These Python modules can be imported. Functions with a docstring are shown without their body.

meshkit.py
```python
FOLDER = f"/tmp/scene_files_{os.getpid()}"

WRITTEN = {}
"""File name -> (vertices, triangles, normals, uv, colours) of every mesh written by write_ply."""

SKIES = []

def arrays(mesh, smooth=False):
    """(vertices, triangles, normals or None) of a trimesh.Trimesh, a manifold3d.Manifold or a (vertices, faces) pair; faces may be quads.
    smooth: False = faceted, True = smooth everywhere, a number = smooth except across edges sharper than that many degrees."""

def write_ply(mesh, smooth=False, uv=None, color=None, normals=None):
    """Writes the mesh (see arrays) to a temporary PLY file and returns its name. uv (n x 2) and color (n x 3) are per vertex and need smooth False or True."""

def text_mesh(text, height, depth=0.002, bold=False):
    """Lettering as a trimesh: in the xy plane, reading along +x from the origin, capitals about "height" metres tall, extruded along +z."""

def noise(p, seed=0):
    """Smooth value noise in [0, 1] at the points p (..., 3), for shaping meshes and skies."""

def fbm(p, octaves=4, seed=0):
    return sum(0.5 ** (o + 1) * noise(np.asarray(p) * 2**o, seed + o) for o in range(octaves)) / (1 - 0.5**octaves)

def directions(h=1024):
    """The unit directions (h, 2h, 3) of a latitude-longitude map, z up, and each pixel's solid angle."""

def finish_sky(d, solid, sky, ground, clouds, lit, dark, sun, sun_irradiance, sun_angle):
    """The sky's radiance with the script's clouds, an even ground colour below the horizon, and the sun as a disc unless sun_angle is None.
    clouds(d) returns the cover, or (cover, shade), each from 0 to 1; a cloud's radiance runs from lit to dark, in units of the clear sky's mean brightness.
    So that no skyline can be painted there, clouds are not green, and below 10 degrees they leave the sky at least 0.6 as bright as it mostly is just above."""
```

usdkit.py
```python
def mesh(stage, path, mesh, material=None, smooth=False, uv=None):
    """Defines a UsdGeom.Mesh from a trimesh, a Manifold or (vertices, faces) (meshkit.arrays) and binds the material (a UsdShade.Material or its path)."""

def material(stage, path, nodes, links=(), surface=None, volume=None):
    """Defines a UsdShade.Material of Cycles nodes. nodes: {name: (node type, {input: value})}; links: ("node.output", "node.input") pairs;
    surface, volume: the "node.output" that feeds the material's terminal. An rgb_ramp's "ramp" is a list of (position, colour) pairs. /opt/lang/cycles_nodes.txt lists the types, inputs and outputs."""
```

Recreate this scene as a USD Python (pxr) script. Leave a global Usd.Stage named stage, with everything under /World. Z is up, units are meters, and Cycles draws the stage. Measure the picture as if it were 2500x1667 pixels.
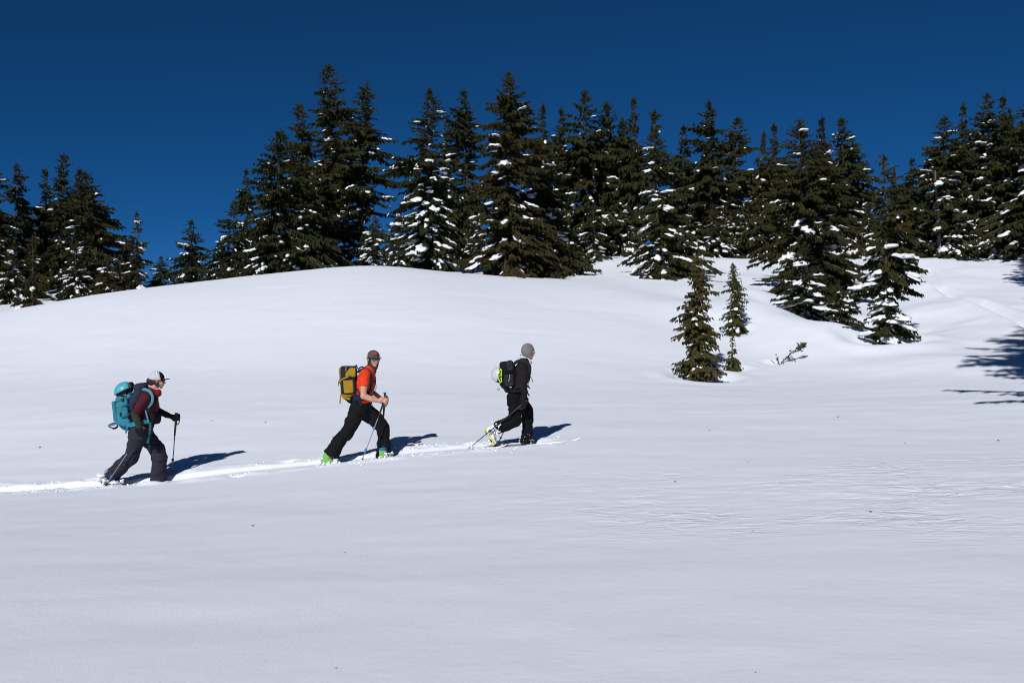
import math
import numpy as np
import trimesh
import usdkit
import meshkit
from pxr import Usd, UsdGeom, UsdLux, UsdShade, Sdf, Gf
from scipy.interpolate import RBFInterpolator

stage = Usd.Stage.CreateInMemory()
UsdGeom.SetStageUpAxis(stage, UsdGeom.Tokens.z)
UsdGeom.SetStageMetersPerUnit(stage, 1.0)
UsdGeom.Xform.Define(stage, '/World')
UsdGeom.Scope.Define(stage, '/World/Looks')

# ------------------------------------------------------------------ camera, sky, sun, exposure
CZ = 1.80                                   # eye height of the photographer
F = 2430.6                                  # 35 mm lens on 36 mm film, in units of 1/2500 of the picture's width
cam = UsdGeom.Camera.Define(stage, '/World/camera')
cam.AddTranslateOp().Set(Gf.Vec3d(0, 0, CZ))
cam.AddRotateXOp().Set(90.0)
cam.CreateFocalLengthAttr(35.0)
cam.CreateHorizontalApertureAttr(36.0)
cam.CreateVerticalApertureAttr(36.0 * 682 / 1024)
cam.CreateClippingRangeAttr(Gf.Vec2f(0.1, 8000))
cam.CreateFStopAttr(2.8)
cam.CreateFocusDistanceAttr(15.5)
cam.CreateExposureAttr(-0.32)

SUN_EL = math.radians(34.0)
SHADOW_AZ = math.radians(20.5)              # shadows run away from the camera and a little to the right
sun_dir = np.array([-math.sin(SHADOW_AZ) * math.cos(SUN_EL), -math.cos(SHADOW_AZ) * math.cos(SUN_EL), math.sin(SUN_EL)])
dome = UsdLux.DomeLight.Define(stage, '/World/sky')
sky_mat = usdkit.material(stage, '/World/Looks/sky_material', {
    's': ('sky_texture', {'sky_type': 'single_scattering', 'sun_disc': False, 'sun_elevation': SUN_EL,
                          'sun_rotation': math.atan2(sun_dir[0], sun_dir[1]), 'altitude': 7500.0,
                          'air_density': 1.0, 'aerosol_density': 0.0, 'ozone_density': 10.0}),
    'h': ('hsv', {'saturation': 1.10, 'hue': 0.494}),
    'b': ('background_shader', {'strength': 0.057})},
    [('s.color', 'h.color'), ('h.color', 'b.color')], surface='b.background')
UsdShade.MaterialBindingAPI.Apply(dome.GetPrim()).Bind(sky_mat)
dome.GetPrim().SetCustomDataByKey('kind', 'structure')
sun = UsdLux.DistantLight.Define(stage, '/World/sun')
sun.CreateNormalizeAttr(True)
sun.CreateIntensityAttr(1.25)
sun.CreateAngleAttr(0.5)
sun.CreateColorAttr(Gf.Vec3f(1.0, 0.99, 0.98))
_q = Gf.Rotation(Gf.Vec3d(0, 0, 1), Gf.Vec3d(*map(float, sun_dir))).GetQuat()
sun.AddOrientOp(UsdGeom.XformOp.PrecisionDouble).Set(Gf.Quatd(_q.GetReal(), _q.GetImaginary()))

# ------------------------------------------------------------------ helpers
USED = {}


def numbered(path):
    k = USED.get(path, -1) + 1
    USED[path] = k
    return path if k == 0 else f'{path}_{k:03d}'


def tag(prim, label=None, cat=None, group=None, kind=None):
    for key, val in (('label', label), ('category', cat), ('group', group), ('kind', kind)):
        if val:
            prim.SetCustomDataByKey(key, val)
    return prim


def thing(name, label, cat, loc=(0, 0, 0), rz=None, scale=None, group=None):
    x = UsdGeom.Xform.Define(stage, numbered('/World/' + name))
    x.AddTranslateOp().Set(Gf.Vec3d(*map(float, loc)))
    if rz is not None:
        x.AddRotateZOp().Set(float(rz))
    if scale is not None:
        x.AddScaleOp().Set(Gf.Vec3f(*map(float, scale)))
    p = x.GetPrim()
    p.SetCustomDataByKey('origin', Gf.Vec3d(*map(float, loc))) if False else None
    ORIGIN[str(p.GetPath())] = np.array(loc, float)
    return tag(p, label, cat, group)


ORIGIN = {}


def part(name, mesh, mat, parent, smooth=False, label=None, kind=None, local=False):
    """One Mesh prim under parent. The mesh is given in world coordinates unless local."""
    path = numbered(f'{parent.GetPath()}/{name}')
    v, f, n = meshkit.arrays(mesh, smooth)
    o = ORIGIN.get(str(parent.GetPath()))
    ORIGIN[path] = o
    if o is not None and not local:
        v = v - o
    m = usdkit.mesh(stage, path, (v, f), mat)
    if n is not None:
        m.CreateNormalsAttr(n.astype(np.float32).tolist() if False else __import__('pxr').Vt.Vec3fArray.FromNumpy(n.astype(np.float32)))
        m.SetNormalsInterpolation('vertex')
    return tag(m.GetPrim(), label, None, None, kind)


def P(u, v, d):
    """The point that the photograph shows at (u, v) of its 2500 x 1667 pixels, d metres ahead of the camera."""
    return np.array([(u - 1250) / F * d, d, CZ + (833.5 - v) / F * d])


def unit(a):
    a = np.asarray(a, float)
    return a / max(np.linalg.norm(a), 1e-9)


# ------------------------------------------------------------------ materials
def plain(name, color, rough=0.6, spec=0.3, metal=0.0, bump=0.0, bscale=60.0, var=0.0, vscale=12.0, coat=0.0, sheen=0.0):
    nodes = {'p': ('principled_bsdf', {'base_color': color, 'roughness': rough, 'specular_ior_level': spec, 'metallic': metal, 'coat_weight': coat, 'sheen_weight': sheen})}
    links = []
    nodes['t'] = ('texture_coordinate', {})
    if bump:
        nodes['n'] = ('noise_texture', {'scale': bscale, 'detail': 4.0, 'roughness': 0.6})
        nodes['b'] = ('bump', {'strength': bump, 'distance': 0.01})
        links += [('t.object', 'n.vector'), ('n.fac', 'b.height'), ('b.normal', 'p.normal')]
    if var:
        nodes['n2'] = ('noise_texture', {'scale': vscale, 'detail': 4.0, 'roughness': 0.65})
        c = np.array(color)
        nodes['r'] = ('rgb_ramp', {'ramp': [(0.3, tuple(c * (1 - var))), (0.7, tuple(np.minimum(c * (1 + var), 1)))]})
        links += [('t.object', 'n2.vector'), ('n2.fac', 'r.fac'), ('r.color', 'p.base_color')]
    return usdkit.material(stage, '/World/Looks/' + name, nodes, links, surface='p.BSDF')


snow_mat = usdkit.material(stage, '/World/Looks/snow', {
    'g': ('geometry', {}),
    'm1': ('mapping', {'scale': (1.0, 1.3, 1.0), 'rotation': (0, 0, 0.16)}),
    'n1': ('noise_texture', {'scale': 2.2, 'detail': 6.0, 'roughness': 0.62}),
    'n2': ('noise_texture', {'scale': 55.0, 'detail': 3.0, 'roughness': 0.6}),
    'm3': ('mapping', {'scale': (0.5, 1.7, 1.0), 'rotation': (0, 0, 0.22)}),
    'n3': ('noise_texture', {'scale': 9.0, 'detail': 3.0, 'roughness': 0.55, 'distortion': 0.3}),
    'n4': ('noise_texture', {'scale': 0.16, 'detail': 2.0}),
    'k4': ('map_range', {'value': 0.5, 'from_min': 0.42, 'from_max': 0.62, 'to_min': 0.02, 'to_max': 0.16, 'clamp': True}),
    'b1': ('bump', {'strength': 0.13, 'distance': 0.045}),
    'b3': ('bump', {'strength': 0.4, 'distance': 0.03}),
    'b2': ('bump', {'strength': 0.3, 'distance': 0.008}),
    'sp': ('separate_xyz', {}),
    'ya': ('map_range', {'range_type': 'smoothstep', 'from_min': 7.9, 'from_max': 10.0, 'to_min': 0.0, 'to_max': 1.0, 'clamp': True}),
    'yb': ('map_range', {'range_type': 'smoothstep', 'from_min': 12.5, 'from_max': 15.5, 'to_min': 1.0, 'to_max': 0.0, 'clamp': True}),
    'xa': ('map_range', {'range_type': 'smoothstep', 'from_min': -1.5, 'from_max': 3.0, 'to_min': 0.0, 'to_max': 1.0, 'clamp': True}),
    'n6': ('noise_texture', {'scale': 0.55, 'detail': 3.0}),
    'k6': ('map_range', {'from_min': 0.43, 'from_max': 0.62, 'to_min': 0.0, 'to_max': 1.0, 'clamp': True}),
    'q1': ('math', {'math_type': 'multiply'}), 'q2': ('math', {'math_type': 'multiply'}), 'q3': ('math', {'math_type': 'multiply'}),
    'm5': ('mapping', {'scale': (0.55, 1.7, 1.0), 'rotation': (0, 0, 0.33)}),
    'n5': ('noise_texture', {'type': 'ridged_multifractal', 'scale': 3.2, 'detail': 5.0, 'roughness': 0.6, 'distortion': 1.1, 'offset': 1.0, 'gain': 1.4}),
    'b5': ('bump', {'distance': 0.0115}),
    'c': ('rgb_ramp', {'ramp': [(0.3, (0.80, 0.835, 0.925)), (0.7, (0.835, 0.860, 0.935))]}),
    'p': ('principled_bsdf', {'roughness': 0.62, 'specular_ior_level': 0.25}),
    }, [('g.position', 'm1.vector'), ('m1.vector', 'n1.vector'), ('g.position', 'n2.vector'), ('g.position', 'm3.vector'), ('m3.vector', 'n3.vector'),
        ('g.position', 'n4.vector'), ('n4.fac', 'k4.value'), ('k4.result', 'b3.strength'),
        ('n1.fac', 'b1.height'), ('n3.fac', 'b3.height'), ('b1.normal', 'b3.normal'), ('n2.fac', 'b2.height'), ('b3.normal', 'b5.normal'), ('b5.normal', 'b2.normal'), ('g.position', 'sp.vector'), ('sp.y', 'ya.value'), ('sp.y', 'yb.value'), ('sp.x', 'xa.value'), ('ya.result', 'q1.value1'), ('yb.result', 'q1.value2'), ('q1.value', 'q2.value1'), ('xa.result', 'q2.value2'), ('g.position', 'n6.vector'), ('n6.fac', 'k6.value'), ('k6.result', 'q3.value1'), ('q2.value', 'q3.value2'), ('q3.value', 'b5.strength'), ('g.position', 'm5.vector'), ('m5.vector', 'n5.vector'), ('n5.fac', 'b5.height'),
        ('n1.fac', 'c.fac'), ('c.color', 'p.base_color'), ('b2.normal', 'p.normal')], surface='p.BSDF')
clump_snow = plain('branch_snow', (0.84, 0.85, 0.88), 0.65, 0.25, bump=0.4, bscale=14)


def foliage(name, dark, light, brown, amount):
    """Dark needles: every spray has its own tone, every tree its own share of brown."""
    return usdkit.material(stage, '/World/Looks/' + name, {
        'g': ('geometry', {}), 'o': ('object_info', {}), 't': ('texture_coordinate', {}),
        'r': ('rgb_ramp', {'ramp': [(0.0, dark), (0.6, light), (1.0, light)]}),
        'n': ('noise_texture', {'scale': 0.9, 'detail': 3.0}),
        'a': ('math', {'math_type': 'multiply_add', 'value2': 0.5, 'value3': amount - 0.25}),
        'k': ('map_range', {'from_min': 0.35, 'from_max': 0.75, 'to_min': 0.0, 'to_max': 1.0, 'clamp': True}),
        'kk': ('math', {'math_type': 'multiply', 'use_clamp': True}),
        'mx': ('mix', {'color2': brown}),
        'p': ('principled_bsdf', {'roughness': 0.7, 'specular_ior_level': 0.18}),
        'tr': ('translucent_bsdf', {}),
        'x': ('mix_closure', {'fac': 0.12}),
        }, [('g.random_per_island', 'r.fac'), ('t.object', 'n.vector'), ('n.fac', 'k.value'), ('o.random', 'a.value1'), ('a.value', 'kk.value1'), ('k.result', 'kk.value2'),
            ('kk.value', 'mx.fac'), ('r.color', 'mx.color1'), ('mx.color', 'p.base_color'), ('mx.color', 'tr.color'), ('p.BSDF', 'x.closure1'), ('tr.BSDF', 'x.closure2')], surface='x.closure')


needles = foliage('hemlock_needles', (0.024, 0.031, 0.009), (0.088, 0.098, 0.024), (0.105, 0.070, 0.020), 0.28)
needles_brown = foliage('browned_needles', (0.027, 0.031, 0.009), (0.092, 0.092, 0.024), (0.125, 0.070, 0.020), 0.42)
needles_near = foliage('young_needles', (0.05, 0.06, 0.015), (0.17, 0.17, 0.04), (0.15, 0.09, 0.04), 0.3)
needles_rust = foliage('young_needles_rusty', (0.055, 0.058, 0.016), (0.19, 0.17, 0.045), (0.19, 0.10, 0.05), 0.55)
bark = plain('bark', (0.075, 0.055, 0.042), 0.9, 0.1, bump=0.8, bscale=14, var=0.4, vscale=5)
grey_bark = plain('grey_bark', (0.15, 0.13, 0.12), 0.9, 0.1, bump=0.8, bscale=14, var=0.35, vscale=5)

# ------------------------------------------------------------------ the snow field
C = 2352 / 2500.0


def G(px, py, d):                           # a point of the snow surface seen at (px, py) of a 2352 pixel wide view
    q = P(px / C, py / C, d)
    return q


ctrl = []
for px, row in {
    -800: [(16, 1145), (20, 975), (26, 890), (33, 780), (39, 724), (44, 722), (55, 692), (62, 692), (75, 700)],
    0: [(20, 972), (26, 880), (33, 775), (39, 718), (44, 722), (55, 690), (62, 690), (75, 700)],
    215: [(20, 962), (26, 866), (33, 752), (39, 686), (43, 679), (50, 690), (62, 684), (75, 690)],
    430: [(20, 955), (26, 858), (33, 735), (40, 662), (44, 650), (52, 662), (60, 660), (75, 670)],
    650: [(20, 950), (26, 850), (33, 723), (40, 645), (45, 626), (52, 634), (60, 636), (75, 650)],
    870: [(20, 945), (26, 845), (33, 715), (40, 635), (45, 612), (52, 622), (60, 628), (75, 640)],
    1060: [(20, 943), (26, 846), (33, 718), (40, 648), (45, 628), (49, 628), (54, 610), (62, 604), (75, 620)],
    1240: [(20, 943), (26, 850), (34, 720), (40, 658), (43, 643), (47, 641), (53, 612), (60, 590), (75, 600)],
    1430: [(20, 942), (26, 858), (33, 745), (40, 668), (46, 640), (53, 600), (60, 580), (68, 588), (80, 600)],
    1600: [(20, 940), (26, 872), (30, 806), (34, 748), (40, 688), (47, 640), (56, 592), (64, 592), (80, 600)],
    1760: [(20, 938), (26, 875), (30, 815), (33, 752), (36, 700), (40, 672), (46, 640), (54, 598), (64, 592), (80, 600)],
    1880: [(20, 936), (26, 872), (30, 800), (33, 740), (36, 748), (39, 735), (44, 690), (52, 620), (64, 590), (80, 596)],
    2000: [(20, 934), (26, 868), (29, 815), (31, 776), (34, 782), (37, 762), (43, 690), (50, 615), (62, 580), (80, 590)],
    2110: [(20, 932), (25, 868), (28, 812), (30, 784), (33, 776), (38, 706), (43, 655), (50, 595), (60, 560), (80, 575)],
    2230: [(20, 930), (25, 866), (29, 806), (32, 766), (36, 716), (42, 660), (48, 612), (54, 590), (64, 560), (80, 560)],
    2352: [(20, 926), (25, 862), (29, 796), (33, 738), (38, 690), (44, 640), (50, 596), (56, 585), (66, 550), (80, 550)],
    3150: [(17, 985), (20, 916), (25, 850), (29, 780), (33, 720), (38, 670), (44, 620), (50, 580), (58, 550), (80, 540)],
}.items():
    for d, py in row:
        ctrl.append(G(px, py, d))
for x, y, z in [(-7.4, 14.3, -2.12), (-5.15, 14.7, -2.03), (-2.8, 15.2, -1.84), (-1.95, 15.35, -1.76), (0.25, 16.1, -1.66), (1.2, 16.4, -1.60), (4, 16.5, -1.55), (8, 16.6, -1.5),
                (-12, 13.5, -2.3), (-9, 9, -2.1), (-4, 10, -1.98), (0, 10, -1.85), (4, 10, -1.75), (9, 10, -1.65), (-4, 5, -1.86), (0, 5, -1.80), (4, 5, -1.76), (9, 4, -1.7), (-9, 4, -1.95),
                (0, 0, -1.80), (-14, 0, -2.0), (14, 0, -1.6), (0, -12, -1.9), (-20, -12, -2.1), (20, -12, -1.7)]:
    ctrl.append(np.array([x, y, z + CZ]))
ctrl = np.array(ctrl)
_rbf = RBFInterpolator(ctrl[:, :2] / 10, ctrl[:, 2], kernel='thin_plate_spline', smoothing=0.0015)

TRACK = np.array([(-14, 12.6), (-9.5, 13.72), (-7.4, 14.25), (-5.15, 14.68), (-2.8, 15.2), (-1.95, 15.38), (0.25, 16.1), (1.18, 16.42)])
POLE_HOLES = [(-6.9, 13.95), (-6.3, 14.85), (-4.0, 14.5), (-3.5, 15.45), (-1.2, 15.25), (-.7, 16.15), (-7.6, 14.7), (.0, 15.7)]
OLD = np.array([P(2262, 655, 47.3)[:2], P(2285, 690, 43)[:2], P(2330, 722, 39.5)[:2], P(2405, 745, 36.5)[:2], P(2460, 770, 34.3)[:2], P(2530, 815, 31)[:2], (19, 27)])
WELLS = []                                  # (x, y, radius, depth) of the hollows round trees


def seg_dist(x, y, pts):
    best, side, along = np.full(x.shape, 1e9), np.zeros(x.shape), np.zeros(x.shape)
    s0 = 0.0
    for a, b in zip(pts[:-1], pts[1:]):
        d = b - a
        L = np.hypot(*d)
        t = np.clip(((x - a[0]) * d[0] + (y - a[1]) * d[1]) / L**2, 0, 1)
        ex, ey = x - a[0] - t * d[0], y - a[1] - t * d[1]
        r = np.hypot(ex, ey)
        m = r < best
        best = np.where(m, r, best)
        side = np.where(m, np.sign(d[0] * ey - d[1] * ex), side)
        along = np.where(m, s0 + t * L, along)
        s0 += L
    return best * side, along


def n2(x, y, s, seed, oct=3):
    return meshkit.fbm(np.stack([x * s, y * s, np.full(np.shape(x), seed * 7.3)], -1), oct, seed) - 0.5


def sm(e0, e1, x):
    t = np.clip((x - e0) / (e1 - e0), 0, 1)
    return t * t * (3 - 2 * t)


def base_height(x, y):
    x, y = np.asarray(x, float), np.asarray(y, float)
    xc, yc = np.clip(x, -34, 34), np.clip(y, -12, 76)
    sh = xc.shape
    h = _rbf(np.stack([xc.ravel(), yc.ravel()], -1) / 10).reshape(sh)
    far = np.hypot(np.maximum(np.abs(x) - 34, 0), np.maximum(np.maximum(y - 76, -12 - y), 0))
    return h - 0.12 * far * sm(0, 40, far) - 0.02 * np.clip(far - 40, 0, 300)


def height(x, y, detail=True):
    x, y = np.asarray(x, float), np.asarray(y, float)
    h = base_height(x, y)
    for wx, wy, wr, wd in WELLS:
        r = np.hypot(x - wx, y - wy)
        h = h - wd * (1 - sm(wr * 0.35, wr * 1.35, r)) + 0.18 * wd * np.exp(-((r - wr * 1.5) / (wr * 0.35)) ** 2)
    # gentle swells and wind-packed ripples
    h = h + 0.10 * n2(x, y, 0.16, 1) * sm(6, 18, y) + 0.05 * n2(x * 0.6, y * 1.3, 0.7, 2)
    h = h + 0.55 * n2(x, y, 0.30, 41, 3) * sm(7, 12, x) * sm(24, 30, y) * (1 - sm(56, 64, y))
    if detail:
        near = 1 - sm(30, 55, y)
        h = h + 0.012 * n2(x * 0.7 + y * 0.2, y * 1.5, 1.6, 3, 3) * near
        rip = np.exp(-((y - 11.2 - 0.06 * x) / 1.6) ** 2) * sm(-2.5, 2.5, x + 1.2 * n2(x, y, 0.5, 5)) 
        rid = 1 - np.abs(2 * n2(x * 0.8 + y * 0.25, y * 2.2 - x * 0.25, 2.1, 8, 3)) * 2.2
        h = h + 0.014 * rip * np.clip(rid, 0, 1) ** 3
        wx_, wy_ = x + .8 * n2(x, y, .6, 31), y + .35 * n2(x, y, .9, 33)
        rip2 = np.exp(-((y - 10.0 - 0.05 * x) / 1.7) ** 2) * sm(-0.5, 4.0, x) * np.clip(.35 + 3.0 * n2(x, y, .55, 32), 0, 1.3)
        crest = np.clip(1 - 3.2 * np.abs(n2(wx_ * .45 + wy_ * .5, wy_ * 2.0, 2.6, 11, 3)), 0, 1) ** 2 + .6 * np.clip(n2(wx_ * .5, wy_ * 1.8, 6.0, 13, 3), -.05, .3)
        h = h + 0.012 * rip2 * crest
        rip3 = np.exp(-((y - 23) / 5.0) ** 2) * sm(0.0, 5, x)
        h = h + 0.05 * rip3 * np.clip(n2(x * 0.45, y * 1.9, 2.2, 14, 4), -0.1, 0.4)
    # the fresh skin track
    d, s = seg_dist(x, y, TRACK)
    live = (np.abs(d) < 1.2)
    if live.any():
        wob = 0.05 * n2(x, y, 1.3, 21) + .05 * n2(x, y, 5, 25)
        d2 = d + wob
        fade = 1 - 0.45 * sm(8.5, 10.5, s) - .15 * sm(12, 15, s)
        trench = -0.085 * fade * (1 - sm(0.17, 0.26, np.abs(d2))) + 0.02 * np.exp(-(d2 / 0.06) ** 2) * fade
        berm = 0.022 * np.exp(-((np.abs(d2) - 0.42) / 0.11) ** 2) * np.clip(0.6 + 3.5 * n2(x, y, 2.4, 22), 0, 2)
        rough = 0.085 * n2(x, y, 7, 23) * np.exp(-((np.abs(d2) - 0.36) / 0.2) ** 2) + 0.012 * n2(x, y, 22, 24, 2) * (1 - sm(0.4, 0.7, np.abs(d2)))
        endf = 1 - sm(14.9, 15.4, s)
        h = h + np.where(live, (trench + berm + rough * fade) * endf, 0)
    for k, (hx, hy) in enumerate(POLE_HOLES):
        h = h - 0.10 * np.exp(-((x - hx) ** 2 + (y - hy) ** 2) / .055 ** 2)
    d, s = seg_dist(x, y, OLD)
    h = h - 0.13 * np.exp(-(d / 0.16) ** 2) + 0.06 * np.exp(-((np.abs(d) - 0.4) / 0.15) ** 2)
    return h


def gz(x, y):
    return float(height(np.array([x]), np.array([y]))[0])


def grade(lo, hi, spans):
    """Sample positions: spans = (upto, step)."""
    out = [lo]
    for upto, step in spans:
        n = max(1, int(round((upto - out[-1]) / step)))
        out += list(np.linspace(out[-1], upto, n + 1)[1:])
    return np.array(out)

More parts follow.
